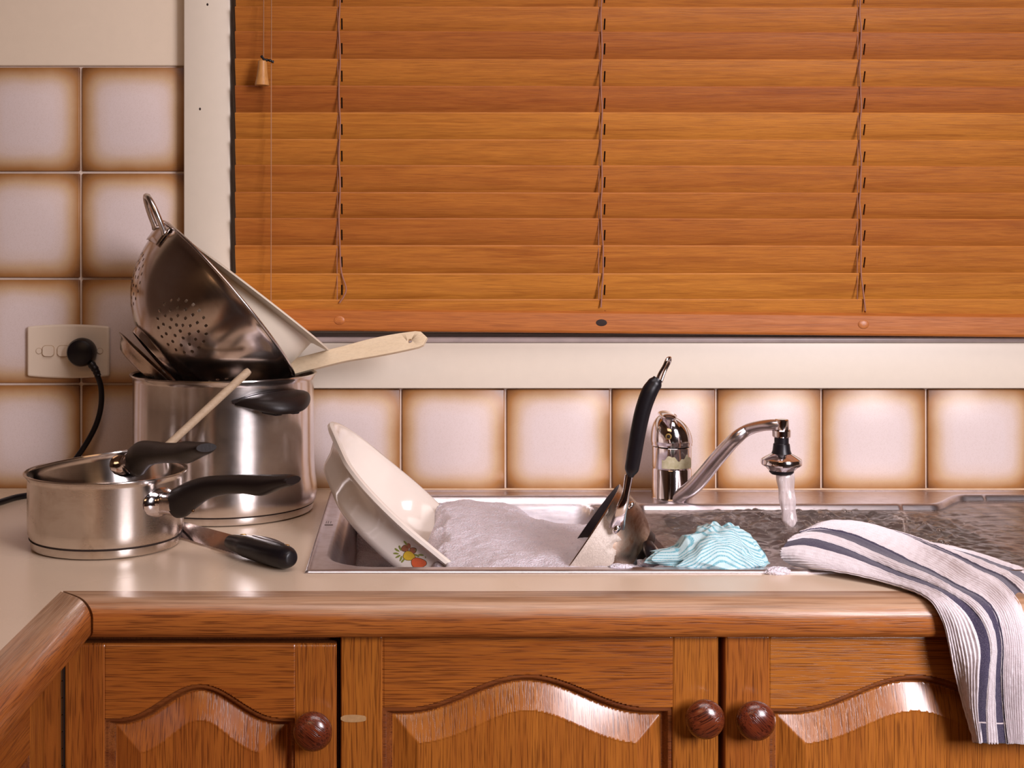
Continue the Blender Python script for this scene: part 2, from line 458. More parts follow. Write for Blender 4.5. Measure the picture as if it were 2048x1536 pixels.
def nose_profile(h=.0365, w=.040):
    # (out, z): inner top corner round to the inner bottom corner
    pts = [(0, 0), (.012, .0002)]
    for k in range(13):
        a = PI/2 - (PI/2)*k/12
        pts.append((w-.020+math.cos(a)*.020, -.0165+math.sin(a)*.0165))
    for k in range(1, 9):
        a = -(PI/2)*k/8
        pts.append((w-.009+math.cos(a)*.009, -h+.009+math.sin(a)*.009))
    pts.append((0, -h)); return pts
def nose(name, axis, a, b, inner, mat, parent, mitre_a=0, mitre_b=0):
    prof = nose_profile(); V = []; Fc = []; n = len(prof); K = 40
    for j in range(K+1):
        for (o_, z) in prof:
            s = a + (b-a)*j/K
            if j == 0: s = a + mitre_a*o_
            if j == K: s = b + mitre_b*o_
            wob = .0004*math.sin(s*23+z*60)
            V.append((s, inner-o_-wob, z) if axis == 0 else (inner+o_+wob, s, z))
    for j in range(K):
        for i in range(n):
            k = (i+1) % n; Fc.append((j*n+i, j*n+k, (j+1)*n+k, (j+1)*n+i))
    Fc.append(tuple(range(n))); Fc.append(tuple(K*n+i for i in range(n))[::-1])
    bm = bmesh.new(); vs = [bm.verts.new(v) for v in V]
    for f in Fc: bm.faces.new([vs[i] for i in f])
    return frombm(name, bm, mat, parent, sharp=math.radians(40))
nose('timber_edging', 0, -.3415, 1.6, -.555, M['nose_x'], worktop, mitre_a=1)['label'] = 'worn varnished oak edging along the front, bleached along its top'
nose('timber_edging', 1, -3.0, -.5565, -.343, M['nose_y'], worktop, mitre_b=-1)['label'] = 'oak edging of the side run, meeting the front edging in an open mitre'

# ------------------------------------------------------------------ cabinets
def arch(x, xl, xr, zc, zp):
    """cathedral curve: flat shoulders at zc, hump up to zp in the middle"""
    t = (x-xl)/(xr-xl); a = abs(t-.5)*2
    s = min(1, max(0, a/.86)); return zc+(zp-zc)*(.5+.5*math.cos(PI*s))**1.05
def door_parts(x0, x1, ztop, zbot, sl, sr, zc, zp, yface, parent, place=None, names=True, mdep=.0105, bev=.026):
    """heightfield door: stiles, top rail, sunk moulding, raised panel; separate meshes"""
    xl, xr = x0+sl, x1-sr
    zd = -.215
    xs = list(np.arange(x0, x1-.0003, .0011))+[x1]
    zs = list(np.arange(ztop, zd, -.0011))+list(np.arange(zd, zbot, -.02))+[zbot]
    cx = np.array([arch(x, xl, xr, zc, zp) for x in xs])
    slope = np.gradient(cx, xs); cosf = 1/np.sqrt(1+slope**2)
    X, Z = np.meshgrid(xs, zs)
    d = np.minimum(np.minimum(X-xl, xr-X), (cx[None]-Z)*cosf[None])
    d = np.minimum(d, Z-(zbot+.06))
    mw = .0085
    def prof(d):
        h = np.zeros_like(d)
        a = np.clip(d/mw, 0, 1)
        q = np.where(a < .38, .0022+.0*a, .0022+(mdep-.0022)*(.5-.5*np.cos(PI*np.clip((a-.38)/.62, 0, 1))))
        q = np.where(a <= .03, .0022*a/.03, q)
        h = q
        bb = np.clip((d-mw-.0012)/bev, 0, 1)
        up = mdep*(1-bb**.92) 
        h = np.where(d > mw+.0012, up+.0006*(bb < 1), h)
        h = np.where(bb >= 1, 0.0012, h)
        return np.where(d <= 0, 0, h)
    H = prof(d)
    r = .003
    de = np.minimum(np.minimum(X-x0, x1-X), ztop-Z)
    H = H + np.where(de < r, r-np.sqrt(np.maximum(0, r*r-(r-de)**2)), 0)
    # region ids : 0 panel 1 moulding 2 stile 3 rail
    xm = (X[:-1, :-1]+X[1:, 1:])/2; zm = (Z[:-1, :-1]+Z[1:, 1:])/2
    dm = (d[:-1, :-1]+d[1:, 1:])/2
    reg = np.where(dm > mw+.0006, 0, np.where(dm > 0, 1, np.where((xm < xl) | (xm > xr), 2, 3)))
    seam = np.minimum(abs(X-xl), abs(X-xr))
    H = H + np.where((seam < .0009) & (d <= 0), .0006, 0)
    ny, nx = X.shape
    idx = np.arange(ny*nx).reshape(ny, nx)
    quads = np.stack([idx[:-1, :-1], idx[1:, :-1], idx[1:, 1:], idx[:-1, 1:]], -1)
    out = {}
    Vall = np.stack([X, yface+H, Z], -1).reshape(-1, 3)
    for key, nm, mt in (((0,), 'raised_panel', M['oak_v']), ((2, 'l'), 'stile', M['oak_v']), ((2, 'r'), 'stile', M['oak_v']), ((3,), 'rail', M['oak_h']), ((1,), 'moulding', M['mould'])):
        mk = reg == key[0]
        if key == (3,): mk = mk & (zm > (ztop+zbot)/2)
        if len(key) > 1: mk = mk & ((xm < (x0+x1)/2) if key[1] == 'l' else (xm > (x0+x1)/2))
        q = quads[mk]
        if not len(q): continue
        u, inv = np.unique(q.reshape(-1), return_inverse=True)
        V = Vall[u]; q = inv.reshape(-1, 4)
        if nm in ('stile', 'rail'):   # give the pieces thickness behind
            pass
        o = mesh(nm, V.tolist(), q.tolist(), mt, parent)
        o.data.set_sharp_from_angle(angle=math.radians(28))
        out[nm] = o
    return out
M['mould'] = wood('dark_stained_moulding', (.27, .085, .020, 1), (.15, .036, .009, 1), 0, 22, .34, .5, 0, 2.3, .45)
M['carcass'] = wood('carcass_timber', (.30, .095, .022, 1), (.18, .045, .012, 1), 2, 22, .45, .5, .05, 2.3)

def knob(x, z, yface, parent, yaw=0.0):
    prof = [(0.0, .0300), (.006, .0297), (.0125, .0280), (.0168, .0245), (.0190, .0200), (.0188, .0165), (.0160, .0130), (.0105, .0105), (.0082, .0075), (.0082, .003), (.0105, .0008), (.0105, 0), (0, 0)]
    o = lathe_obj('knob', prof, M['knob_wood'], parent, 48)
    o.location = (x, yface, z); o.rotation_euler = (PI/2, random.uniform(-1, 1), 0)
    return o
YD = -.579
def px2x(px, Y=YD): return (px-812)*(Y-CAMY)/F
def py2z(py, Y=YD): return CAMZ-(py-510)*(Y-CAMY)/F
def make_door(parent, a, b, sl, sr, zc, zp, top, knobxy, y=YD):
    back = box('door', a+.001, b-.001, y+.0125, y+.020, -.80, top-.001, M['carcass'], parent)
    door_parts(a, b, top, -.80, sl, sr, zc, zp, y, back)
    # edges of the door slab
    ed = bmesh.new()
    for (p, q, r_, s_) in ((a, a+.0006, -.80, top), (b-.0006, b, -.80, top), (a, b, top-.0006, top)):
        bm_box(ed, p, q, y+.003, y+.0125, r_, s_)
    frombm('door_edge', ed, M['carcass'], back, smooth=False)
    knob(*knobxy, y, back)
    return back
sink_cab = empty('sink_cabinet', (.31, -.56, -.9), 'oak double-door cabinet under the sink with cathedral arched panels', 'cabinet')
left_cab = empty('corner_cabinet', (-.2, -.56, -.9), 'oak single-door cabinet in the left corner with arched panel and long hinge', 'cabinet')
side_cab = empty('side_cabinet', (-.36, -1.2, -.9), 'oak cabinet face of the side run at the lower left edge', 'cabinet')
def body(parent, x0, x1, y0, y1, z0, z1):
    bm = bmesh.new()
    bm_box(bm, x0, x0+.016, y0, y1, z0, z1); bm_box(bm, x1-.016, x1, y0, y1, z0, z1)
    bm_box(bm, x0+.016, x1-.016, y0, y1, z0, z0+.016); bm_box(bm, x0+.016, x1-.016, y1-.006, y1, z0+.016, z1)
    o = frombm('body', bm, M['carcass'], parent, smooth=False)
    # keep world placement under the empty
    return o
def unparent_fix(root):
    for o in root.children: o.matrix_parent_inverse = Matrix.Translation(-root.location)
body(sink_cab, px2x(677), 1.05, YD+.036, -.01, -.86, -.19)
body(left_cab, -.333, px2x(676), YD+.036, -.01, -.86, -.17)
zt = -.0368
make_door(sink_cab, px2x(681), px2x(1438), px2x(765)-px2x(681), px2x(1438)-px2x(1345), py2z(1416), py2z(1349), zt, (px2x(1401), py2z(1425)))
make_door(sink_cab, px2x(1449), px2x(2206), px2x(1539)-px2x(1449), px2x(2206)-px2x(2122), py2z(1417), py2z(1350), zt, (px2x(1501), py2z(1428)))
make_door(left_cab, px2x(128), px2x(673), px2x(209)-px2x(128), px2x(673)-px2x(590), py2z(1437), py2z(1369), -.0455, (px2x(628), py2z(1449)))
# face frame behind the doors
fb = bmesh.new(); bm_box(fb, px2x(676)-.018, px2x(676), YD+.0205, YD+.035, -.86, -.037)
bm_box(fb, -.333, px2x(676)-.018, YD+.0205, YD+.035, -.062, -.037)
frombm('face_frame', fb, M['carcass'], left_cab, smooth=False)
fb = bmesh.new(); bm_box(fb, px2x(1444)-.012, px2x(1444)+.012, YD+.0215, YD+.035, -.86, -.037)
frombm('face_frame', fb, M['carcass'], sink_cab, smooth=False)
# pale scuff on the left stile of the sink cabinet door
bm = bmesh.new(); bmesh.ops.create_circle(bm, cap_ends=True, segments=26, radius=1)
for v in bm.verts: v.co = Vector((v.co.x*.0125*(1+.08*math.sin(v.co.x*9)), 0, math.copysign(abs(v.co.y)**.6, v.co.y)*.0037))
o = frombm('scuff_mark', bm, plain('pale_scuff', (.46, .27, .12, 1), .5, var=.25, ns=300), [d for d in sink_cab.children if d.name.startswith('door')][0]); q_ = P(706, 1437, YD-.0003); o.location = q_
# long hinge on the left door
hg = empty('h', (0, 0, 0), None, None); 
hroot = bpy.data.objects.new('hinge', None); C.objects.link(hroot); bpy.data.objects.remove(hg)
hroot.parent = left_cab
xh = px2x(123); zz = -.064
hm = plain('aged_brass', (.16, .09, .045, 1), .4, metal=1)
while zz > -.78:
    L_ = .0165
    bm = bmesh.new(); bmesh.ops.create_cone(bm, cap_ends=True, segments=12, radius1=.0021, radius2=.0021, depth=L_-.0012)
    o = frombm('hinge_knuckle', bm, hm, hroot, sharp=.8); o.location = (xh, YD-.0012, zz-L_/2); zz -= L_
    if zz < -.22: break
box('hinge_leaf', xh-.002, xh+.0026, YD+.001, YD+.016, -.78, -.06, M['dark_gap'], hroot)
# side run face : filler strip, then a door seen almost edge on (its face looks along +x)
bm = bmesh.new(); bm_box(bm, -.353, -.336, -.640, -.559, -.86, -.037)
frombm('filler_strip', bm, M['oak_v'], side_cab, smooth=False)
bm = bmesh.new(); bm_box(bm, -.90, -.358, -2.9, -.60, -.86, -.037)
frombm('body', bm, M['carcass'], side_cab, smooth=False)
sd = bpy.data.objects.new('door', None); C.objects.link(sd); sd.parent = side_cab
dp = door_parts(0, .45, -.0385, -.80, .042, .042, py2z(1424), py2z(1350), 0, sd)
# mouth: local +x -> world -y, local -y(face) -> world +x
sd.matrix_local = Matrix.Translation((-.3355, -.6435, 0)) @ Matrix.Rotation(PI/2, 4, 'Z') @ Matrix.Scale(1, 4)
sd.matrix_local = Matrix.Translation((-.3355, -1.0935, 0)) @ Matrix.Rotation(PI/2, 4, 'Z')
for r_ in (sink_cab, left_cab, side_cab): unparent_fix(r_)

# ------------------------------------------------------------------ venetian blind
blind = empty('venetian_blind', (.5, -.03, .22), 'closed cedar venetian blind hanging in the window above the sink', 'blind')
def lb(x, y, z): return Vector((x-.5, y+.03, z-.22))
BX0, BX1 = px2x(472, -.035), 1.34
slots = [px2x(684, -.035), px2x(1208, -.035), px2x(1726, -.035)]
def slat_mesh(seed):
    rnd = random.Random(seed)
    # cross-section in (s, t): s across the slat 0..W from top-front to bottom-back, slightly crowned
    Wd, T = .0475, .0028
    xs = [BX0]
    for s in slots: xs += [s-.0011, s+.0011]
    n_mid = []
    xs.append(BX1); full = []
    for i in range(len(xs)-1):
        a, b_ = xs[i], xs[i+1]
        if i % 2 == 0:
            k = max(2, int((b_-a)/.05)); full += [a+(b_-a)*j/k for j in range(k)]
        else: full.append(a)
    full.append(BX1)
    ss = [0, .0012, .016, .032, Wd-.0012, Wd]
    tilt = math.radians(71)
    bm = bmesh.new()
    bow = rnd.uniform(-.0006, .0006)
    def pt(x, s, t):
        cr = .0016*(1-((s-Wd/2)/(Wd/2))**2)
        y = s*math.cos(tilt)-(t+cr)*math.sin(tilt); z = -s*math.sin(tilt)-(t+cr)*math.cos(tilt)
        return (x-.5, y-.044+.03, z+bow*math.sin((x-BX0)*3))
    F_ = [[bm.verts.new(pt(x, s, T*(.6 if s in (0, Wd) else 1))) for s in ss] for x in full]
    B_ = [[bm.verts.new(pt(x, s, T*.4 if s in (0, Wd) else 0)) for s in ss] for x in full]
    sl = {i for i, x in enumerate(full[:-1]) if any(abs(x-(q-.0011)) < 1e-6 for q in slots)}
    for i in range(len(full)-1):
        for j in range(len(ss)-1):
            if i in sl and j == 2: continue
            bm.faces.new((F_[i][j], F_[i][j+1], F_[i+1][j+1], F_[i+1][j]))
            bm.faces.new((B_[i][j], B_[i+1][j], B_[i+1][j+1], B_[i][j+1]))
        bm.faces.new((F_[i][0], F_[i+1][0], B_[i+1][0], B_[i][0]))
        bm.faces.new((F_[i][-1], B_[i][-1], B_[i+1][-1], F_[i+1][-1]))
        if i in sl:
            for j in (2, 3): bm.faces.new((F_[i][j], B_[i][j], B_[i+1][j], F_[i+1][j]))
            bm.faces.new((F_[i][2], F_[i][3], B_[i][3], B_[i][2])); bm.faces.new((F_[i+1][2], B_[i+1][2], B_[i+1][3], F_[i+1][3]))
    for e in (0, -1):
        for j in range(len(ss)-1): bm.faces.new((F_[e][j], B_[e][j], B_[e][j+1], F_[e][j+1]))
    return bm
tops = [13, 63, 118, 171.5, 225, 278.5, 331, 384, 437, 491, 545, 598]
zt_ = [py2z(t, -.044) for t in tops]
pitch = zt_[3]-zt_[4]
while zt_[0] < 1.06: zt_.insert(0, zt_[0]+pitch)
for i, z in enumerate(zt_):
    o = frombm('slat', slat_mesh(i), M['slat'], blind, sharp=math.radians(40))
    o.location = (0, 0, z-.22)
    k = len(zt_)-1-i
    sag = {0: -.0020, 1: -.0014, 2: -.0006}.get(k, 0)
    o.rotation_euler = (random.uniform(-.012, .012), sag*.8+random.uniform(-.0006, .0006)+.0008, 0)
box('headrail', BX0-.5, BX1-.5, -.022, .022, 1.075-.22, 1.115-.22, M['rail_wood'], blind, .002)
# bottom rail (sags slightly to the right)
ra = bpy.data.objects.new('bottom_rail', None)
bm = bmesh.new()
rp = [(-.010, .0015), (.006, .0045), (.013, .004), (.014, 0), (.014, -.022), (.012, -.0265), (-.010, -.0275), (-.0125, -.024), (-.0140, -.0015)]
# rail profile : y, z (front is -y)
rp = [(.012, .010), (-.008, .0085), (-.0155, .0015), (-.0165, -.0015), (-.0165, -.0240), (-.0145, -.0265), (.012, -.0265), (.014, -.024), (.014, .008)]
n = len(rp); ring0 = [bm.verts.new((BX0-.5, y, z)) for y, z in rp]; ring1 = [bm.verts.new((BX1-.5, y, z)) for y, z in rp]
for i in range(n): bm.faces.new((ring0[i], ring0[(i+1) % n], ring1[(i+1) % n], ring1[i]))
bm.faces.new(ring0); bm.faces.new(ring1[::-1])
rail = frombm('bottom_rail', bm, M['rail_wood'], blind, sharp=math.radians(20))
bv = rail.modifiers.new('b', 'BEVEL'); bv.width = .0012; bv.segments = 2; bv.limit_method = 'ANGLE'
zr = py2z(632, -.0465)
rot = 0.0092
rail.location = (0, 0, zr-.22-.0000); rail.rotation_euler = (0, rot, 0)
M['plug'] = wood('rail_plug_wood', (.50, .17, .045, 1), (.30, .08, .02, 1), 0, 60, .3, .3, .1)
for i, (px, py) in enumerate(((679, 637), (1203, 645), (1727, 649))):
    bm = bmesh.new(); bmesh.ops.create_uvsphere(bm, u_segments=20, v_segments=10, radius=.0078)
    o = frombm('rail_plug', bm, M['plug'] if i != 1 else M['dark_gap'], rail)
    q = P(px, py, -.0465); o.scale = (1, .22 if i != 1 else .08, .62 if i == 1 else .8)
    if i == 1: o['label'] = 'empty dark plug hole'
    o.location = (q.x-.5, -.0165, -.0115 + (0 if i != 2 else .001))
# ladder and lift cords
def zray(py, Y): return CAMZ-(py-510)*(Y-CAMY)/F
for li, px in enumerate((679, 1203, 1721)):
    Yc = -.0485
    pts = []
    x0 = px2x(px, Yc)
    top = 1.08
    z = top; k = 0
    ends = {0: ((683, 545), (692, 575), (689, 590), (679, 606)), 1: ((1206, 490), (1206, 545), (1204, 575), (1202, 615)), 2: ((1722, 490), (1722, 545), (1726, 580), (1731, 622))}[li]
    zend = zray(ends[0][1], Yc)
    while z > zend+.02:
        pts.append((x0+.0009*math.sin(k*1.3+li), Yc+.0012*math.cos(k*PI), z)); z -= pitch/2; k += 1
    for (a, b_) in ends: pts.append(tuple(P(a, b_, Yc)))
    pts = catmull(pts, 5)
    o = tube('ladder_cord', [lb(*p) for p in pts], .0011, M['cord_pink'], blind, 8)
    # inner rear strand + rungs seen as a shadowed second string
    pts2 = catmull([(x0-.0030+.0006*math.sin(j), -.0455, top-j*(top-zray(600, -.046))/12) for j in range(13)], 3)
    tube('lift_cord', [lb(*p) for p in pts2], .0006, M['cord_pink'], blind, 6)
# pull cords and bell
for px, ye in ((528, 118), (543, 612)):
    a = P(px+.0, -260, -.066); b_ = P(px-1 if px == 528 else px-1, ye, -.066)
    tube('pull_cord', [lb(*(a.lerp(b_, t/8))) for t in range(9)], .00075, plain('tan_cord', (.36, .17, .08, 1), .7), blind, 6)
bell = lathe_obj('bell_pull', [(0, .0005), (.0040, 0), (.0060, -.0015), (.0063, -.004), (.0068, -.012), (.0078, -.022), (.0095, -.031), (.0100, -.0345), (.0095, -.0352), (.006, -.034), (0, -.030)], wood('pale_turned_wood', (.58, .29, .09, 1), (.42, .18, .05, 1), 2, 30, .3, .2, 0), blind, 32)
bell.location = lb(*P(525, 120, -.066)); bell.rotation_euler = (0, .02, 0)
kn = catmull([P(523, 112, -.068), P(527, 118, -.070), P(533, 120, -.068), P(540, 121, -.069), P(547, 124, -.067)], 4)
tube('knotted_tie', [lb(*p) for p in kn], [(.0018+.0009*math.sin(i*1.7), .0017) for i in range(len(kn))], M['black_plastic'], blind, 8)

# ------------------------------------------------------------------ socket, plug, lead
so = empty('wall_socket', P(139, 702, -.006), 'cream double power socket on the tiles at the left', 'socket')
def rrect(w, h, r, n=8):
    pts = []
    for cx, cy, a0 in ((w/2-r, h/2-r, 0), (-w/2+r, h/2-r, PI/2), (-w/2+r, -h/2+r, PI), (w/2-r, -h/2+r, 1.5*PI)):
        for k in range(n+1): a = a0+PI/2*k/n; pts.append((cx+math.cos(a)*r, cy+math.sin(a)*r))
    return pts
RX = Matrix.Rotation(PI/2, 4, 'X')          # local z -> -y
def plate(name, w, h, r, z0, z1, mat, parent, loc, bev=.0015):
    o = prism(name, rrect(w, h, r), [], z0, z1, mat, parent, RX, smooth=True)
    m_ = o.modifiers.new('b', 'BEVEL'); m_.width = bev; m_.segments = 3; m_.limit_method = 'ANGLE'; m_.angle_limit = math.radians(60)
    o.location = loc; return o
# faceplate with slightly bowed top and bottom edges
w, h = .1165, .0705
ol = []
for k in range(21): t = -1+2*k/20; ol.append((t*w/2, -h/2-.0030*(1-t*t)))
for k in range(21): t = 1-2*k/20; ol.append((t*w/2, h/2+.0030*(1-t*t)))
o = prism('faceplate', ol, [], 0, .0085, M['socket_plastic'], so, RX, smooth=True)
m_ = o.modifiers.new('b', 'BEVEL'); m_.width = .003; m_.segments = 4; m_.limit_method = 'ANGLE'; m_.angle_limit = math.radians(60)
M['socket_dark'] = plain('darker_cream_plastic', (.50, .37, .25, 1), .4)
for px in (97, 127):
    q = P(px, 702, -.0145)-so.location
    plate('switch_surround', .0175, .0165, .005, 0, .0005, M['socket_dark'], so, (q.x, -.0085, q.z), .0002)
    plate('rocker_switch', .0155, .0145, .0045, 0, .0028, M['socket_plastic'], so, (q.x, -.0088, q.z), .0012)
for px in (78, 200):
    q = P(px, 702, -.0145)-so.location
    for r_, m_, d_ in ((.0046, M['socket_dark'], .0004), (.0038, M['socket_plastic'], .0009)):
        bm = bmesh.new(); bmesh.ops.create_cone(bm, cap_ends=True, segments=24, radius1=r_, radius2=r_, depth=d_)
        o = frombm('screw_cover', bm, m_, so, sharp=.7); o.location = (q.x, -.0085-d_/2, q.z); o.rotation_euler = (PI/2, 0, 0)
pl = empty('power_plug', P(168, 703, -.0148), 'round black power plug pushed into the wall socket with its lead', 'plug')
o = lathe_obj('plug_body', [(0, .027), (.012, .0265), (.0175, .024), (.0198, .019), (.0203, .010), (.0195, .004), (.018, .0003), (0, .0003)], M['black_plastic'], pl, 48)
o.rotation_euler = (PI/2, 0, 0)
base = pl.location
a = P(178, 722, -.028)-base; b_ = P(190, 738, -.030)-base; c_ = P(196, 752, -.031)-base
pp = catmull([a, b_, c_], 6)
tube('strain_relief', pp, [(.0058-.0012*i/12+(.0006 if i % 3 == 0 else 0), .0056-.0012*i/12+(.0006 if i % 3 == 0 else 0)) for i in range(len(pp))], M['black_plastic'], pl, 14)
path = [P(194, 748, -.031), P(202, 775, -.031), P(202, 812, -.030), P(192, 850, -.031), P(172, 888, -.033), P(146, 926, -.036), P(122, 962, -.045), PZ(95, 984, .008), PZ(60, 990, .0042), PZ(30, 995, .0042), PZ(0, 1004, .0042), PZ(-40, 1016, .0042), PZ(-110, 1030, .0042)]
tube('lead', [Vector(p)-base for p in catmull(path, 8)], .0040, M['black_plastic'], pl, 12)

# ------------------------------------------------------------------ sink
def smooth01(x): x = np.clip(x, 0, 1); return x*x*(3-2*x)
def rbox(X, Y, x0, x1, y0, y1, r):
    cx, cy = (x0+x1)/2, (y0+y1)/2
    qx = np.abs(X-cx)-(x1-x0)/2+r; qy = np.abs(Y-cy)-(y1-y0)/2+r
    return -(np.hypot(np.maximum(qx, 0), np.maximum(qy, 0))+np.minimum(np.maximum(qx, qy), 0)-r)   # >0 inside
RX0, RX1, RY0, RY1 = -.1063, 1.12, -.4865, -.0262
def yback(X):
    return -.058-.060*smooth01((X-.275)/.045)*(1-smooth01((X-.70)/.075))+.006*smooth01((X-.70)/.075)
def sink_h(X, Y):
    d = np.minimum(rbox(X, Y, -.087, 1.10, -.466, -.02, .055), (yback(X)-Y)*.93)
    h = np.full_like(X, .0022)
    h -= .0135*smooth01(d/.013)
    b1 = rbox(X, Y, -.072, .293, -.447, -.070, .060)
    b2 = rbox(X, Y, .333, .690, -.447, -.130, .060)
    for b_ in (b1, b2):
        h -= .150*smooth01((b_+.002)/.024)**.8
    gx = np.where(X > .76, 1, 0)*smooth01((d-.02)/.02)
    h -= gx*(.0016*(.5+.5*np.cos(X*2*PI/.032)))
    return h
xs = np.concatenate([np.arange(RX0, .02, .0022), np.arange(.02, .26, .005), np.arange(.26, .36, .0025), np.arange(.36, .66, .005), np.arange(.66, .80, .0025), np.arange(.80, RX1, .004)])
ys = np.concatenate([np.arange(RY0, -.41, .0020), np.arange(-.41, -.14, .005), np.arange(-.14, RY1, .0020)])
xs[0] = RX0; xs = np.append(xs, RX1); ys = np.append(ys, RY1)
X, Y = np.meshgrid(xs, ys); Hh = sink_h(X, Y)
ed = np.minimum(np.minimum(X-RX0, RX1-X), np.minimum(Y-RY0, RY1-Y))
Hh = Hh + .0018*np.where(ed < .005, np.sin(np.clip(ed/.005, 0, 1)*PI), 0) - .0014*(ed <= 0)
ny, nx = X.shape; idx = np.arange(ny*nx).reshape(ny, nx)
q = np.stack([idx[:-1, :-1], idx[:-1, 1:], idx[1:, 1:], idx[1:, :-1]], -1).reshape(-1, 4)
V = np.stack([X, Y, Hh], -1).reshape(-1, 3)
sink = empty('kitchen_sink', (.4, -.25, 0), 'long stainless steel inset sink with two bowls and a drainer', 'sink')
sm = mesh('basin', (V-np.array([.4, -.25, 0])).tolist(), q.tolist(), M['steel_sink'], sink)
eb = bmesh.new()
for a_ in ((RX0, RX1, RY0, RY0+.0008), (RX0, RX1, RY1-.0008, RY1), (RX0, RX0+.0008, RY0, RY1)): bm_box(eb, a_[0]-.4, a_[1]-.4, a_[2]+.25, a_[3]+.25, .0001, .0012)
frombm('rim_edge', eb, M['steel_sink'], sink, smooth=False)
st = bmesh.new()
for k, (a, b_, l) in enumerate(((652, 1040, .006), (656, 1040, .006), (661, 1040, .006))):
    q_ = PZ(a, b_+6, .0026); bm_box(st, q_.x-.4-.0003, q_.x-.4+.0004, q_.y+.25, q_.y+.25+.012, .0018, .00235)
q_ = PZ(656, 1049, .0026); bm_box(st, q_.x-.4-.0045, q_.x-.4+.006, q_.y+.25-.003, q_.y+.25+.0015, .0018, .00235)
frombm('stamped_mark', st, plain('etched_mark', (.10, .06, .05, 1), .5), sink, smooth=False)

# ------------------------------------------------------------------ water
def water_mat():
    m = bpy.data.materials.new('clear_water'); m.use_nodes = True; nt = m.node_tree; nt.nodes.clear()
    N, L = nt.nodes.new, nt.links.new
    out = N('ShaderNodeOutputMaterial'); tr = N('ShaderNodeBsdfTransparent'); gl = N('ShaderNodeBsdfGlossy'); rf = N('ShaderNodeBsdfRefraction')
    tr.inputs[0].default_value = (.93, .88, .84, 1); rf.inputs['Color'].default_value = (.96, .92, .88, 1)
    rf.inputs['IOR'].default_value = 1.33; rf.inputs['Roughness'].default_value = .0; gl.inputs['Roughness'].default_value = .03
    fr = N('ShaderNodeFresnel'); fr.inputs['IOR'].default_value = 1.33
    m1 = N('ShaderNodeMixShader'); m1.inputs[0].default_value = .62; L(tr.outputs[0], m1.inputs[1]); L(rf.outputs[0], m1.inputs[2])
    m2 = N('ShaderNodeMixShader'); L(fr.outputs[0], m2.inputs[0]); L(m1.outputs[0], m2.inputs[1]); L(gl.outputs[0], m2.inputs[2])
    df = N('ShaderNodeBsdfDiffuse'); df.inputs[0].default_value = (.72, .60, .52, 1)
    m3 = N('ShaderNodeMixShader'); m3.inputs[0].default_value = .05; L(m2.outputs[0], m3.inputs[1]); L(df.outputs[0], m3.inputs[2])
    L(m3.outputs[0], out.inputs[0])
    tc = N('ShaderNodeTexCoord'); n1 = noise_n(nt, tc.outputs['Object'], 90, 4, .6, 1.2)
    bp = N('ShaderNodeBump'); bp.inputs['Strength'].default_value = .35; bp.inputs['Distance'].default_value = .0018; L(n1, bp.inputs['Height'])
    for s in (gl, rf, fr): L(bp.outputs[0], s.inputs['Normal'])
    return m
M['water'] = water_mat()
WZ = -.0050
x0, x1, y0, y1 = .298, 1.099, -.463, -.052
xs = np.arange(x0, x1, .0022); ys = np.arange(y0, y1, .0022)
X, Y = np.meshgrid(xs, ys)
d = np.minimum(rbox(X, Y, -.087, 1.10, -.466, -.02, .055), (yback(X)-Y)*.93)
sx, sy = .492, -.225
R = np.hypot(X-sx, (Y-sy))
def nz(x, y, s, o): return noise.noise(Vector((x*s+o, y*s*1.0-o, o*.37)))
Zw = np.zeros_like(X)
for j in range(X.shape[0]):
    for i in range(X.shape[1]):
        if d[j, i] < 0: continue
        x, y, r = X[j, i], Y[j, i], R[j, i]
        turb = math.exp(-(r/.20)**2)
        wx = x + .012*nz(x, y, 25, 3); wy = y + .012*nz(x, y, 25, 9)
        a = .0080*turb*abs(nz(wx, wy, 34, 1)) + .0065*turb*(abs(nz(wx, wy, 75, 5)))
        # fan of ripples pulled towards the drainer
        f = 1/(1+math.exp(-(x-.60)/.02))
        ang = math.atan2(y-sy, x-sx)
        a += f*.0011*math.exp(-max(0, x-.66)/.16)*nz(x*.25, ang*1.3, 34, 2) + f*.0006*nz(x*.35, y*1.6, 60, 8)
        a += .0018*math.exp(-((r-.10)/.02)**2)*nz(x, y, 60, 6)
        dd_ = min(1, max(0, (d[j, i]-.004)/.022)); Zw[j, i] = a*dd_*dd_*1.3
Zw = Zw + WZ
ny, nx = X.shape; idx = np.arange(ny*nx).reshape(ny, nx)
q = np.stack([idx[:-1, :-1], idx[:-1, 1:], idx[1:, 1:], idx[1:, :-1]], -1)
inside = (d[:-1, :-1] > .0005)
q = q[inside].reshape(-1, 4); u, inv = np.unique(q.reshape(-1), return_inverse=True)
V = np.stack([X, Y, Zw], -1).reshape(-1, 3)[u]
water = tag(mesh('sink_water', V.tolist(), inv.reshape(-1, 4).tolist(), M['water']), 'clear rippling water filling the right bowl and spreading over the drainer', 'water', kind='stuff')
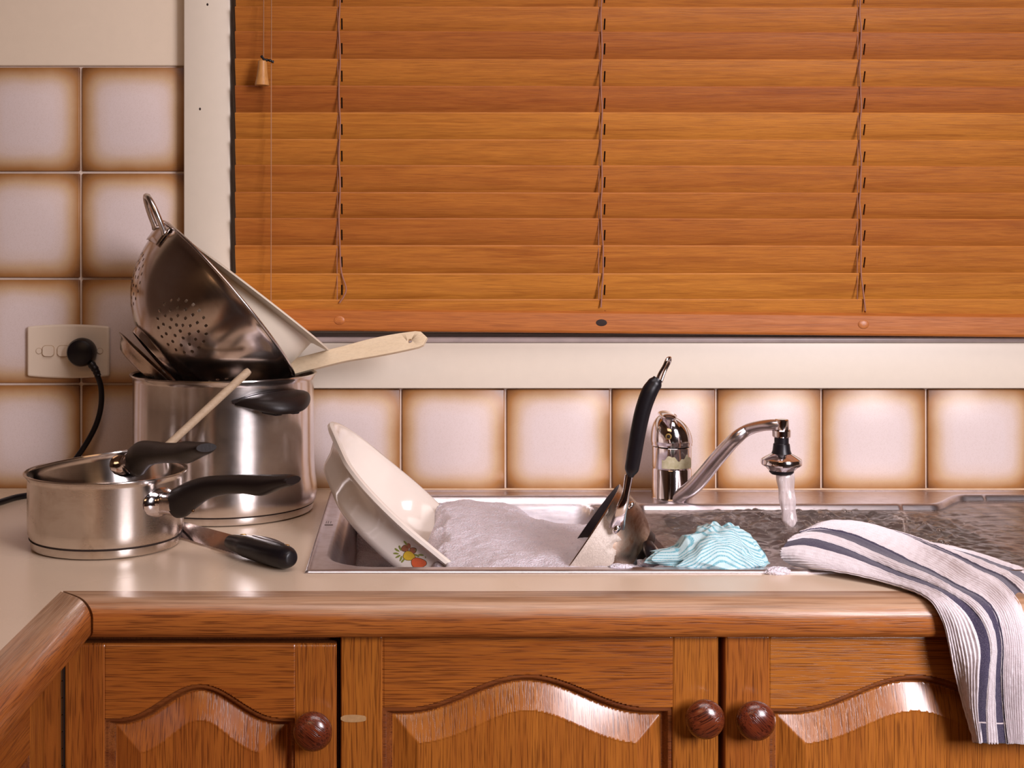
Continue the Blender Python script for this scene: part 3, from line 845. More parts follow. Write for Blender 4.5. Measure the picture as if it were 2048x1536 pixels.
# bubbles floating on the water
random.seed(11)
bub = plain('bubble_film', (.6, .5, .46, 1), .05)
def bubble_mat():
    m = bpy.data.materials.new('soap_bubble'); m.use_nodes = True; nt = m.node_tree; nt.nodes.clear(); N, L = nt.nodes.new, nt.links.new
    out = N('ShaderNodeOutputMaterial'); tr = N('ShaderNodeBsdfTransparent'); gl = N('ShaderNodeBsdfGlossy'); gl.inputs['Roughness'].default_value = .05
    lw = N('ShaderNodeLayerWeight'); lw.inputs[0].default_value = .35
    mx = N('ShaderNodeMixShader'); L(lw.outputs['Facing'], mx.inputs[0]); L(tr.outputs[0], mx.inputs[1]); L(gl.outputs[0], mx.inputs[2]); L(mx.outputs[0], out.inputs[0]); 
    return m
M['bubble'] = bubble_mat()
bm = bmesh.new()
def bub_at(p, r):
    rr = bmesh.ops.create_uvsphere(bm, u_segments=12, v_segments=8, radius=r); bmesh.ops.translate(bm, vec=p, verts=rr['verts'])
for (px, py, r) in ((1882, 1086, .0055), (1894, 1090, .0035), (1850, 1049, .0035), (1878, 1062, .0035), (1945, 1110, .003), (1862, 1085, .003), (1873, 1093, .0028), (1742, 1048, .0045), (1725, 1048, .003), (1688, 1023, .004), (1700, 1025, .003), (1655, 1035, .0025), (1500, 1046, .003), (1520, 1030, .003), (1480, 1052, .003)):
    bub_at(PZ(px, py, WZ+.003), r)
for k in range(150):
    a = random.uniform(0, 2*PI); r = abs(random.gauss(0, .085)); x, y = sx+math.cos(a)*r*1.3, sy+math.sin(a)*r
    if y > -.13 or y < -.43: continue
    bub_at((x, y, WZ+.003), random.uniform(.0008, .0024))
tag(frombm('water_bubbles', bm, M['bubble']), 'clear bubbles floating on the water in the right bowl', 'bubbles', kind='stuff')

# ------------------------------------------------------------------ foam
def foam_mat():
    m, nt, b, N, L = nodes('dish_foam')
    v = coords(nt)
    vo = N('ShaderNodeTexVoronoi'); vo.inputs['Scale'].default_value = 420; L(v, vo.inputs['Vector'])
    v2 = N('ShaderNodeTexVoronoi'); v2.inputs['Scale'].default_value = 1100; L(v, v2.inputs['Vector'])
    c = mixc(nt, mapr(nt, vo.outputs['Distance'], .1, .6, 0, .35), (.88, .82, .89, 1), (.72, .65, .72, 1))
    L(c, b.inputs['Base Color']); b.inputs['Roughness'].default_value = .35
    b.inputs['Subsurface Weight'].default_value = .3; b.inputs['Subsurface Radius'].default_value = (.006, .004, .004); b.inputs['Subsurface Scale'].default_value = 1
    h = mathn(nt, 'ADD', vo.outputs['Distance'], mathn(nt, 'MULTIPLY', v2.outputs['Distance'], .6))
    bump(nt, b, h, 1.0, .0016)
    return m
M['foam'] = foam_mat()
xs = np.arange(-.066, .322, .0022); ys = np.arange(-.4475, -.062, .0022)
X, Y = np.meshgrid(xs, ys)
b1 = np.minimum(rbox(X, Y, -.071, .332, -.449, -.069, .058), 1)
H = np.zeros_like(X)
for j in range(X.shape[0]):
    for i in range(X.shape[1]):
        x, y = X[j, i], Y[j, i]
        n_ = noise.noise(Vector((x*14, y*14, 2)))*.006+noise.noise(Vector((x*45, y*45, 5)))*.0022+noise.noise(Vector((x*110, y*110, 5)))*.0011+noise.noise(Vector((x*230, y*230, 5)))*.0006
        h = -.006+n_
        h += .012*math.exp(-((x-.085)/.07)**2-((y+.17)/.09)**2)
        h -= .050*smooth01((x-.13)/.10)*smooth01((y+.22)/.12)      # falls away behind, towards the tap
        rp_ = (.671*(x-.0098)-.011*(y+.265)+.741*(-.006-.0277))          # open side of the tilted dish
        if y < -.105: h -= .052*(1-smooth01((rp_+.014+.012*noise.noise(Vector((x*30, y*30, 8))))/.012))*smooth01((-.105-y)/.02)+.010*(abs(noise.noise(Vector((x*60, y*60, 1)))) if rp_ < 0 else 0)
        h -= .012*smooth01((x-.24)/.05)
        H[j, i] = h
H -= .012*smooth01((.010-b1)/.010)
ny, nx = X.shape; idx = np.arange(ny*nx).reshape(ny, nx)
q = np.stack([idx[:-1, :-1], idx[:-1, 1:], idx[1:, 1:], idx[1:, :-1]], -1)
q = q[b1[:-1, :-1] > .0008].reshape(-1, 4); u, inv = np.unique(q.reshape(-1), return_inverse=True)
V = np.stack([X, Y, H], -1).reshape(-1, 3)[u]
tag(mesh('foam', V.tolist(), inv.reshape(-1, 4).tolist(), M['foam']), 'pale lilac soap suds heaped in the left sink bowl', 'foam', kind='stuff')
# small blobs of suds on the front rim
def blob(name, c, sx_, sy_, sz_, mat, seed, amp=.25, parent=None, n=5, sc_=40):
    bm = bmesh.new(); bmesh.ops.create_icosphere(bm, subdivisions=n, radius=1)
    for v in bm.verts:
        k = 1+amp*noise.noise(v.co*2.2+Vector((seed, 0, 0)))+amp*.3*noise.noise(v.co*7+Vector((seed, 3, 0)))
        v.co = Vector((v.co.x*sx_*k, v.co.y*sy_*k, v.co.z*sz_*k))
    o = frombm(name, bm, mat, parent); o.location = c; return o
tag(blob('foam_blob', PZ(1555, 1143, .003), .013, .005, .005, M['foam'], 3), 'small blob of suds on the sink front edge right of the teal cloth', 'foam', kind='stuff')
tag(blob('foam_blob', PZ(1240, 1134, .002), .012, .006, .0035, M['foam'], 7), 'small blob of suds on the sink front edge below the frying pan', 'foam', kind='stuff')
tag(blob('foam_blob', PZ(1290, 1124, -.006), .016, .013, .006, M['foam'], 9), 'patch of suds between the tilted pan and the teal cloth', 'foam', kind='stuff')

# ------------------------------------------------------------------ tap
FX, FY = P(1343, 990, -.078).x, -.078
tap = empty('mixer_tap', (FX, FY, .002), 'chrome kitchen mixer tap with the water running', 'tap')
s_ = (FY-CAMY)/F
def tz(py): return CAMZ-(py-510)*s_-.002
lathe_obj('body', [(0, 0), (.0272, 0), (.0274, .0015), (.0268, .003), (.0266, tz(937)), (.0260, tz(935)), (.0262, tz(933)), (.0266, tz(931)), (.0266, tz(893)), (.0258, tz(891)), (0, tz(891))], M['chrome'], tap, 64, sharp=25)
# limescale patch hugging the body
def scale_mat():
    m, nt, b, N, L = nodes('limescale'); f = noise_n(nt, coords(nt), 160, 4)
    L(mixc(nt, f, (.30, .26, .09, 1), (.68, .62, .46, 1)), b.inputs['Base Color']); b.inputs['Roughness'].default_value = .7; return m
lm = scale_mat()
V = []; Fc = []
NA, NZ = 36, 14
for i in range(NA+1):
    for j in range(NZ+1):
        u = -1+2*i/NA; w = j/NZ
        ang = math.radians(-90+12+u*52)
        topc = .014*(1-abs(abs(u)-.5)*1.1)+.0014*math.sin(u*17)
        z = tz(932)+w*max(.002, topc+.004)
        V.append((math.cos(ang)*.0270, math.sin(ang)*.0270, z))
for i in range(NA):
    for j in range(NZ): a = i*(NZ+1)+j; Fc.append((a, a+NZ+1, a+NZ+2, a+1))
mesh('limescale_patch', V, Fc, lm, tap)
# domed lever head
V = []; Fc = []; NR = 26; NS = 48
z0 = tz(890); hgt = tz(826)-z0
for j in range(NR+1):
    t = j/NR
    r = .0282*(1-t**2.6)**.5 if t < 1 else 0
    if t < .08: r = .0276
    lean = -.006*t*t
    for i in range(NS):
        a = 2*PI*i/NS
        V.append((math.cos(a)*r+lean, math.sin(a)*r-.002*t, z0+hgt*t*(.93 if math.cos(a) > .3 else 1)))
for j in range(NR):
    for i in range(NS): k = (i+1) % NS; Fc.append((j*NS+i, j*NS+k, (j+1)*NS+k, (j+1)*NS+i))
mesh('lever_head', V, Fc, M['chrome'], tap)
lv = [Vector((-.004, -.002, z0+hgt*.90)), Vector((-.010, -.012, z0+hgt*1.0)), Vector((-.0125, -.030, z0+hgt*1.02)), Vector((-.0135, -.050, z0+hgt*1.02)), Vector((-.014, -.056, z0+hgt*1.0))]
lv = catmull(lv, 5)
tube('lever', lv, lerp_rads([(.012, .006), (.0115, .005), (.0105, .0045), (.0095, .0045), (.006, .002)], len(lv)), M['chrome'], tap, 16)
bm = bmesh.new(); bmesh.ops.create_cone(bm, cap_ends=True, segments=24, radius1=.0042, radius2=.0042, depth=.001)
o = frombm('indicator_ring', bm, plain('brass_dot', (.35, .22, .06, 1), .35), tap); q_ = P(1337, 873, FY-.0275); o.location = (q_.x-FX, -.0276, q_.z-.002); o.rotation_euler = (PI/2, 0, 0)
bm = bmesh.new(); bmesh.ops.create_cone(bm, cap_ends=True, segments=24, radius1=.0025, radius2=.0025, depth=.0016)
o = frombm('indicator_hole', bm, M['dark_gap'], tap); o.location = (q_.x-FX, -.0277, q_.z-.002); o.rotation_euler = (PI/2, 0, 0)
# spout
TY = -.225
sp = [P(1352, 1000, FY-.018), P(1392, 968, FY-.045), P(1436, 915, FY-.085), P(1470, 878, FY-.11), P(1495, 860, TY+.035), P(1522, 852, TY+.018), P(1545, 850, TY+.004), P(1566, 850, TY)]
sp = [Vector(p)-tap.location for p in catmull(sp, 6)]
tube('spout', sp, lerp_rads([(.0105, .0098), (.0112, .0105), (.0105, .0095), (.0098, .0085), (.0092, .0072), (.009, .0068), (.0092, .0070), (.0085, .006)], len(sp)), steel('spout_steel', (.66, .60, .60), .27, .15, 60, brush=.2), tap, 20)
TX = P(1563, 860, TY).x
k_ = (TY-CAMY)/F
def hz(py): return CAMZ-(py-510)*k_-.002
def tl(prof, name, mat, seg=48, sharp=30):
    o = lathe_obj(name, [(r, hz(py)) for r, py in prof], mat, tap, seg, sharp=sharp); o.location = (TX-FX, TY-FY, 0); return o
tl([(0, 838), (.0075, 838), (.0090, 840), (.0092, 858), (.0088, 861), (0, 861)], 'outlet', M['chrome'])
o = tl([(0, 859), (.0105, 859), (.0113, 861), (.0113, 872), (.0103, 874), (0, 874)], 'knurled_ring', M['chrome'], 60)
tl([(0, 873), (.0088, 873), (.0088, 886), (.0100, 888), (.0108, 900), (.0125, 908), (.0130, 912), (0, 912)], 'swivel', M['black_plastic'])
tl([(.010, 905), (.0150, 909), (.0205, 914), (.0243, 918), (.0250, 922), (.0250, 927), (.0240, 930), (.0195, 934), (.0160, 940), (.010, 940)], 'spray_disc', M['chrome'], 64, 20)
tl([(0, 936), (.0155, 937), (.0150, 944), (.0125, 948), (0, 948)], 'spray_face', M['black_plastic'])
# running water
def stream_mat():
    m, nt, b, N, L = nodes('falling_water')
    s = coords(nt, (1, 1, .06)); f = noise_n(nt, s, 260, 3)
    b.inputs['Base Color'].default_value = (.80, .70, .70, 1); b.inputs['Roughness'].default_value = .12
    b.inputs['Alpha'].default_value = .6; b.inputs['Specular IOR Level'].default_value = .8
    L(mapr(nt, f, .35, .65, .45, .85), b.inputs['Alpha']); bump(nt, b, f, .6, .002); return m
pts = []; rads = []
for k in range(25):
    t = k/24; py = 946+t*(1062-946)
    p = P(1570+9*t+3*t*t, py, TY-.012*t); pts.append(p); w = .0112-.0028*t+.0006*math.sin(t*17); rads.append((w, w*.8))
pts.append(Vector((pts[-1].x, pts[-1].y, WZ-.02))); rads.append((.009, .008))
tag(tube('water_stream', pts, rads, stream_mat(), None, 20, up=(0, 1, 0)), 'column of water running from the tap spray head into the right bowl', 'water')

# ------------------------------------------------------------------ stockpot
PC = Vector((-.2396, -.1430, 0))
pot = empty('stockpot', PC, 'tall stainless steel stockpot holding the colander and dishes', 'pot')
H_ = .1785
prof_o = [(0, .0008), (.112, .0008), (.1165, .002), (.1175, .004), (.1175, .0105), (.1168, .0113), (.1200, .0125), (.1218, .018), (.1224, .026), (.1215, .036), (.1195, .050), (.1185, .07), (.1180, .14), (.1182, .171), (.1190, .1745), (.1212, .1765), (.1222, .1780), (.1220, .1795), (.1205, .1798), (.1180, .1780), (.1170, .174), (.1168, .14), (.117, .03), (.112, .014), (0, .014)]
lathe_obj('pot_wall', prof_o, M['steel_pot'], pot, 128, sharp=35)
lathe_obj('base_seam', [(.1172, .0100), (.1190, .0108), (.1195, .0116), (.1180, .0122)], M['dark_gap'], pot, 96)
def pot_handle(az, name='handle'):
    """wide wing grip: thick in the middle, pointed at both ends, with two brackets and screws beneath"""
    hr = bpy.data.objects.new(name, None); C.objects.link(hr); hr.parent = pot
    hr.rotation_euler = (0, 0, az); hr.location = (0, 0, .153)
    n = 41; V = []; Fc = []; seg = 18
    for i in range(n):
        t = -1+2*i/(n-1); y = t*.054
        e = max(0.0, 1-abs(t)**2.4)**.75
        ro = .122+.034*e; ri = .1195
        xc, hw = (ro+ri)/2, max((ro-ri)/2, .0008); hh = .0015+.0105*e
        for k in range(seg):
            a = 2*PI*k/seg
            c, s = math.cos(a), math.sin(a)
            xx = xc+hw*math.copysign(abs(c)**.7, c)
            zz = hh*s*(1.0 if s > 0 else .72)+.004*e-.012*((xx-.12)/.034)*e+.002*t
            rr = math.hypot(xx, y*.0); V.append((xx-.012*(t*t), y, zz))
    for i in range(n-1):
        for k in range(seg): m = (k+1) % seg; Fc.append((i*seg+k, i*seg+m, (i+1)*seg+m, (i+1)*seg+k))
    mesh('grip', V, Fc, M['bakelite'], hr)
    for yy in (-.013, .013):
        bm = bmesh.new(); bm_box(bm, .116, .143, yy-.006, yy+.006, -.016, -.003, .002)
        frombm('bracket', bm, M['black_plastic'], hr, sharp=.7)
        bm = bmesh.new(); bmesh.ops.create_uvsphere(bm, u_segments=12, v_segments=8, radius=.0025)
        o = frombm('screw', bm, hm, hr); o.location = (.1435, yy, -.0075)
    # steel flare plate against the wall
    Vp = []; Fp = []
    for i in range(21):
        t = -1+2*i/20; y = t*.057; w_ = .0105*(1-t*t)+.0008
        xw = math.sqrt(.1195**2-y*y)+.0006
        Vp += [(xw, y, w_+.002), (xw, y, -w_+.000)]
    for i in range(20): Fp.append((2*i, 2*i+1, 2*i+3, 2*i+2))
    mesh('flare_plate', Vp, Fp, M['chrome'], hr)
    return hr
pot_handle(math.radians(-49)); 
pot_handle(math.radians(131))

# ------------------------------------------------------------------ saucepans
def side_handle(parent, r0, z0, az, dirz, L_, hgt, chrome=True, scale=1.0, zs=None):
    hr = bpy.data.objects.new('handle', None); C.objects.link(hr); hr.parent = parent
    hr.rotation_euler = (0, 0, az); hr.location = (0, 0, z0)
    k = scale
    # flared steel root
    pts = [Vector((r0-.002, 0, 0)), Vector((r0+.006*k, 0, 0)), Vector((r0+.010*k, 0, 0)), Vector((r0+.026*k, 0, .001))]
    tube('ferrule', catmull(pts, 4), lerp_rads([(.024*k, .017*k), (.0135*k, .0128*k), (.0120*k, .0125*k), (.0128*k, .0135*k)], 13), M['chrome'] if chrome else M['steel'], hr, 20)
    # bakelite grip: (x along, z centre, half width, half height)
    g = [(.022, -.001, .0118, .0150), (.030, .003, .0130, .0172), (.046, .0125, .0135, .0155), (.068, .0225, .0130, .0125), (.095, .0290, .0130, .0105), (.125, .0330, .0135, .0100), (.150, .0345, .0140, .0112), (.172, .0400, .0140, .0078), (.188, .0435, .0132, .0060), (.193, .0440, .0118, .0042)]
    if zs: g = [(a-.010, zz_, c, d_*1.08) for (a, b, c, d_), zz_ in zip(g, zs)]
    pts = catmull([Vector((r0+a*k*L_, 0, b*k*hgt)) for a, b, c, d_ in g], 5)
    rad = []
    gg = [(c*k, d_*k) for a, b, c, d_ in g]
    for i in range(len(g)-1):
        for j in range(5):
            f = j/5; rad.append((gg[i][0]*(1-f)+gg[i+1][0]*f, gg[i][1]*(1-f)+gg[i+1][1]*f))
    rad.append(gg[-1])
    tube('grip', pts, rad, M['bakelite'], hr, 20)
    bm = bmesh.new(); bmesh.ops.create_uvsphere(bm, u_segments=10, v_segments=6, radius=.002)
    o = frombm('screw', bm, hm, hr); o.location = (r0+.05*k, 0, -.0035*k)
    return hr
def saucepan(name, label, loc, rot, R_, Hh_, mat):
    o = empty(name, loc, label, 'saucepan', rot=rot)
    p = [(0, .0008), (R_-.008, .0008), (R_-.0045, .002), (R_-.0038, .004), (R_-.0038, .0105), (R_-.0048, .0115), (R_-.0028, .0125), (R_-.0004, .018), (R_, .026), (R_, Hh_-.008), (R_+.0008, Hh_-.005), (R_+.003, Hh_-.0030), (R_+.0045, Hh_-.0014), (R_+.0044, Hh_), (R_+.003, Hh_+.0004), (R_+.0004, Hh_-.001), (R_-.0012, Hh_-.005), (R_-.0014, .03), (R_-.006, .010), (0, .0095)]
    lathe_obj('pan_wall', p, mat, o, 128, sharp=35)
    lathe_obj('base_seam', [(R_-.0047, .0100), (R_-.0026, .0108), (R_-.0018, .0117), (R_-.0035, .0124)], M['dark_gap'], o, 96)
    return o
pan = saucepan('saucepan', 'steel saucepan standing on the worktop at the left, a second pan inside it', (-.3467, -.3470, 0), (0, 0, 0), .0885, .086, steel('saucepan_steel', (.68, .62, .57), .19, .32, 20, tint=(.34, .20, .11), aniso=.75))
side_handle(pan, .0885, .058, math.radians(-35), 0, 1.0, 1.0)
n_ = frame_of((0, 0, 1))
tilt = math.radians(16); ah = math.radians(-54)
Rm = Matrix.Rotation(ah, 4, 'Z') @ Matrix.Rotation(-tilt, 4, 'Y') @ Matrix.Rotation(-ah, 4, 'Z')
nn = (Rm @ Vector((0, 0, 1)))
cR = Vector((-.352, -.347, .0955)); IH = .066
pan2 = saucepan('saucepan', 'smaller steel saucepan tilted inside the larger one, black handle raised', cR-nn*IH, Rm.to_euler(), .0775, IH, M['steel_pot'])
side_handle(pan2, .0775, IH-.014, ah, 0, 1.08, 1.0, scale=.95, zs=(-.003, .000, .0035, .0025, -.002, -.007, -.0105, -.012, -.013, -.013))

# ------------------------------------------------------------------ wooden spoon (thin handle) resting from pan to stockpot
T = P(498, 741, -.2720); B = Vector((-.352, -.352, .040))
Ld = P(333, 893, -.330); dr = (Ld-T).normalized()
spn = empty('wooden_spoon', T, 'thin pale wooden spoon handle leaning from the saucepans on to the stockpot', 'spoon')
ln = .185
tube('spoon_handle', [dr*0+dr*.0, dr*.004, dr*ln], [(.0040, .0040), (.0050, .0050), (.0046, .0046)], wood('old_spoon_wood', (.50, .38, .26, 1), (.40, .28, .17, 1), 0, 40, .6, .2, 0), spn, 16)
o = blob('spoon_bowl', dr*(ln+.012), .016, .006, .022, M['pale_wood'], 1, .02, spn, 4); 

# ------------------------------------------------------------------ colander with real holes
CN = Vector((.736, .233, .636)).normalized(); CC = Vector((-.2352, -.1500, .2749)); CR = .1330
Rc = frame_of(CN)
colander = empty('colander', CC-CN*.113, 'steel colander with pierced holes tilted on its side on top of the stockpot', 'colander', rot=Rc.to_4x4().to_euler())
CD = .113
profc = [(0, 0), (.03, .0004), (.050, .0022), (.065, .009), (.080, .0185), (.094, .031), (.1065, .0465), (.1165, .0645), (.1240, .083), (.1290, .1005), (.1305, .109), (.1330, .113)]
arc = [0]
for (a, b_), (c_, d_) in zip(profc, profc[1:]): arc.append(arc[-1]+math.hypot(c_-a, d_-b_))
def on_bowl(s, th):
    for i in range(len(arc)-1):
        if s <= arc[i+1] or i == len(arc)-2:
            # catmull in profile
            t = (s-arc[i])/(arc[i+1]-arc[i]); p = [profc[max(0, i-1)], profc[i], profc[i+1], profc[min(len(profc)-1, i+2)]]
            if i == 0: p[0] = (-profc[1][0], profc[1][1])
            r, z = [0.5*((2*p[1][k])+(p[2][k]-p[0][k])*t+(2*p[0][k]-5*p[1][k]+4*p[2][k]-p[3][k])*t*t+(3*p[1][k]-p[0][k]-3*p[2][k]+p[3][k])*t**3) for k in (0, 1)]
            return (r*math.cos(th), r*math.sin(th), z)
SM = arc[-1]
holes = []
def flower(cs, cth, rings):
    cx, cy = cs*math.cos(cth), cs*math.sin(cth)
    for rr, nn_ in rings:
        for k in range(nn_):
            a = 2*PI*k/nn_+rr*40; 
            # correct tangential stretch of the azimuthal map
            r_here = math.hypot(*on_bowl(cs, 0)[:2]); st_ = cs/max(r_here, .01)
            dx, dy = rr*math.cos(a), rr*math.sin(a)*st_
            x = cx+dx*math.cos(cth)-dy*math.sin(cth); y = cy+dx*math.sin(cth)+dy*math.cos(cth)
            holes.append((x, y, cth))
ringsA = [(.0345, 19), (.0245, 13), (.0145, 8), (.005, 3)]
for k in range(5): flower(.112, math.radians(-93+72*k), ringsA)
for rr, nn_ in ((.010, 6), (.020, 11), (.030, 16)):
    for k in range(nn_): holes.append((rr*math.cos(2*PI*k/nn_), rr*math.sin(2*PI*k/nn_), 0))
HR = .0024
verts2 = []; faces2 = []
NB = 160
outer = [Vector((SM*math.cos(2*PI*k/NB), SM*math.sin(2*PI*k/NB))) for k in range(NB)]
verts2 += outer; edges2 = [(k, (k+1) % NB) for k in range(NB)]
hc = []
for (x, y, th) in holes:
    if math.hypot(x, y) > SM-.008: continue
    s = math.hypot(x, y); rh = max(.004, math.hypot(*on_bowl(s, 0)[:2])); st_ = s/rh if s > .01 else 1
    t0 = math.atan2(y, x); b0 = len(verts2)
    for k in range(8):
        a = 2*PI*k/8; dx, dy = HR*math.cos(a), HR*math.sin(a)*st_
        verts2.append(Vector((x+dx*math.cos(t0)-dy*math.sin(t0), y+dx*math.sin(t0)+dy*math.cos(t0))))
    edges2 += [(b0+k, b0+(k+1) % 8) for k in range(8)]; hc.append((x, y, HR*st_))
harr = np.array([(a, b_) for a, b_, _ in hc])
nr = 34
for j in range(nr):
    s = SM*j/nr; m_ = max(1, int(2*PI*s/.0050))
    for k in range(m_):
        a = 2*PI*(k+.5*(j % 2))/m_; x, y = s*math.cos(a), s*math.sin(a)
        if np.hypot(harr[:, 0]-x, harr[:, 1]-y).min() > .0036: verts2.append(Vector((x, y)))
res = delaunay_2d_cdt(verts2, edges2, [], 0, 1e-7)
v2, tri = res[0], res[2]
Vc = [on_bowl(min(SM, math.hypot(v[0], v[1])), math.atan2(v[1], v[0])) for v in v2]
Fk = []
for t in tri:
    cx = sum(v2[i][0] for i in t)/len(t); cy = sum(v2[i][1] for i in t)/len(t)
    dd = np.hypot(harr[:, 0]-cx, harr[:, 1]-cy)
    if dd.min() < HR*.9: continue
    Fk.append(t)
M['colander'] = steel('colander_steel', (.60, .53, .49), .13, .35, 14, tint=(.24, .11, .05))
bowl = mesh('bowl', Vc, Fk, M['colander'], colander)
md = bowl.modifiers.new('s', 'SOLIDIFY'); md.thickness = .0008; md.offset = 1
md = bowl.modifiers.new('e', 'EDGE_SPLIT'); md.split_angle = math.radians(45)
lathe_obj('rolled_rim', [(CR+.0024*math.cos(2*PI*k/10), CD+.0022*math.sin(2*PI*k/10)) for k in range(10)], M['steel'], colander, 128, close=True)
lathe_obj('foot_ring', [(.0450, -.004), (.0465, -.0055), (.0480, -.004), (.0500, .0035), (.0485, .0035), (.0462, -.002)], M['colander'], colander, 96, close=True)
# handle rings: local direction of the upper-left rim end (-u side)
def ring_handle(th):
    c, s = math.cos(th), math.sin(th)
    er = Vector((c, s, 0)); et = Vector((-s, c, 0)); up = Vector((0, 0, 1))
    pts = []
    o_ = er*(CR+.001)+up*(CD-.010)
    out = (er*.95+up*.30).normalized()
    for k in range(15):
        a = PI*k/14-PI/2
        pts.append(o_+et*.024*math.sin(a)*(1.0)+out*(.042*math.cos(a)**.8 if math.cos(a) > 0 else 0))
    pts = [o_+et*-.024-up*.003-er*.006]+pts+[o_+et*.024-up*.003-er*.006]
    tube('ring_handle', catmull(pts, 3), .0038, M['steel'], colander, 12)
    V = []; Fq = []
    for i in range(9):
        for j in range(5):
            a = th+(-1+2*i/8)*.235; zz_ = CD-.003-.026*j/4
            k = 0
            for (a1, b1), (a2, b2) in zip(profc, profc[1:]):
                if b1 <= zz_ <= b2: k = a1+(a2-a1)*(zz_-b1)/(b2-b1)
            V.append((math.cos(a)*(k+.0019), math.sin(a)*(k+.0019), zz_))
    for i in range(8):
        for j in range(4): q0 = i*5+j; Fq.append((q0, q0+5, q0+6, q0+1))
    o = mesh('handle_plate', V, Fq, M['colander'], colander)
    md = o.modifiers.new('s', 'SOLIDIFY'); md.thickness = .001
u_loc = Rc.inverted() @ Vector((-.66, 0.05, .74))
ring_handle(math.atan2(u_loc.y, u_loc.x)+.44)

# steel dish below the colander
DN = Vector((.68, .17, .71)).normalized(); DR = .076
tip = P(240, 664, -.158); du = Vector((.70, 0, -.70)).normalized()
DCn = tip + (du-DN*du.dot(DN)).normalized()*DR
DCn = DCn - DN*.001
dish2 = empty('steel_dish', DCn-DN*.0165, 'shallow steel dish wedged in the stockpot under the colander', 'dish', rot=frame_of(DN).to_4x4().to_euler())
lathe_obj('dish_shell', [(0, 0), (.052, 0), (.060, .002), (.067, .009), (.0705, .0145), (DR, .0160), (DR+.0006, .0168), (DR-.001, .0174), (.0700, .0158), (.066, .0105), (.0590, .0035), (.052, .0015), (0, .0015)], M['steel_dirty'], dish2, 96, sharp=50)

# cream bowl inside the colander
BN = Vector((.605, .122, .787)).normalized(); BC = Vector((-.1962, -.130, .2788)); BR = .1176
cb = empty('cream_bowl', BC-BN*.070, 'cream plastic bowl with a wide rim nested inside the colander', 'bowl', rot=frame_of(BN).to_4x4().to_euler())
lathe_obj('bowl_shell', [(0, 0), (.070, 0), (.080, .003), (.0865, .011), (.0905, .040), (.0930, .064), (.0955, .0655), (BR-.003, .0690), (BR, .0698), (BR+.0002, .0716), (BR-.003, .0722), (.095, .0685), (.0905, .0660), (.088, .040), (.0842, .013), (.078, .0055), (.07, .003), (0, .003)], M['melamine'], cb, 96, sharp=50)

# wooden spatula
a0 = P(560, 742, -.100); a1 = P(855, 676, -.130)
spat = empty('wooden_spatula', a0, 'pale wooden spatula sticking out of the stockpot to the right', 'spatula')
ax = (a1-a0); Ls = ax.length; ax.normalize()
side = Vector((0, 1, 0)); side = (side-ax*side.dot(ax)).normalized(); upv = ax.cross(side)*-1
if upv.z < 0: upv = -upv
ol = []
N_ = 30
def hwid(t): 
    w_ = .0105+.0022*math.sin(PI*max(0, (t-.45)/.55))
    if t > .93: w_ *= math.sqrt(max(0.0, 1-((t-.93)/.07)**2))
    return w_
top_ = [(Ls*t, hwid(t)+.004*math.sin(PI*t)*.8) for t in [i/N_ for i in range(N_+1)]]
bot_ = [(Ls*t, -hwid(t)+.004*math.sin(PI*t)*.8) for t in [i/N_ for i in range(N_, -1, -1)]][1:]
ol = [(-.015, .0105)]+top_+bot_+[(-.015, -.0105)]
hole = [(Ls*.885+.0036*math.cos(2*PI*k/14), .0002+.0026*math.sin(2*PI*k/14)) for k in range(14)]
fwd = ax.cross(upv)
# tip the blade so its upper narrow side is seen
upt = (upv*.93+side*.36).normalized(); fw = ax.cross(upt)
tf = Matrix((ax, upt, fw)).transposed().to_4x4()
o = prism('spatula_handle', ol, [hole], -.0040, .0040, M['pale_wood'], spat, tf, smooth=True)
bv = o.modifiers.new('b', 'BEVEL'); bv.width = .0022; bv.segments = 3; bv.limit_method = 'ANGLE'; bv.angle_limit = math.radians(50)

# ------------------------------------------------------------------ bread knife
kb0 = PZ(350, 1062, .006); kb1 = PZ(466, 1086, .012); kh1 = PZ(588, 1121, .013)
knife = empty('knife', PZ(466, 1100, 0), 'serrated knife with a chunky black handle lying in front of the stockpot', 'knife')
ko = knife.location
dv = (kb1-kb0); dv.z = 0; dv.normalize(); nv = Vector((-dv.y, dv.x, 0))
Lb = (kb1-kb0).length+.03
teeth = []
nt_ = 44
for k in range(nt_+1):
    x = Lb*.955-(Lb*.955-.008)*k/nt_; teeth += [(x, -.0085-(.0006 if k % 2 else 0.0))]
ol = [(.008, .010), (Lb+.004, .0115), (Lb+.004, -.003), (Lb*.985, -.004)]+teeth
tfm = Matrix((dv, nv, Vector((0, 0, 1)))).transposed().to_4x4()
tfm = tfm @ Matrix.Rotation(math.radians(52), 4, 'X')
o = prism('blade', ol, [], -.0005, .0007, M['chrome'], knife, tfm); o.location = kb0-ko+Vector((0, 0, .0035)); 
hd = (kh1-kb1).normalized()*1.14; g = [(-.004, .0085, .0075), (.004, .0105, .0090), (.016, .0125, .0105), (.026, .0150, .0120), (.040, .0150, .0125), (.060, .0155, .0130), (.078, .0150, .0128), (.090, .0125, .0115), (.0965, .0080, .0080), (.098, .003, .003)]
pts = catmull([kb1-ko+hd*a+Vector((0, 0, .001)) for a, b_, c_ in g], 4); gg = [(b_, c_) for a, b_, c_ in g]
rad = []
for i in range(len(g)-1):
    for j in range(4): f = j/4; rad.append((gg[i][0]*(1-f)+gg[i+1][0]*f, gg[i][1]*(1-f)+gg[i+1][1]*f))
rad.append(gg[-1])
tube('handle', pts, rad, M['black_plastic'], knife, 24)
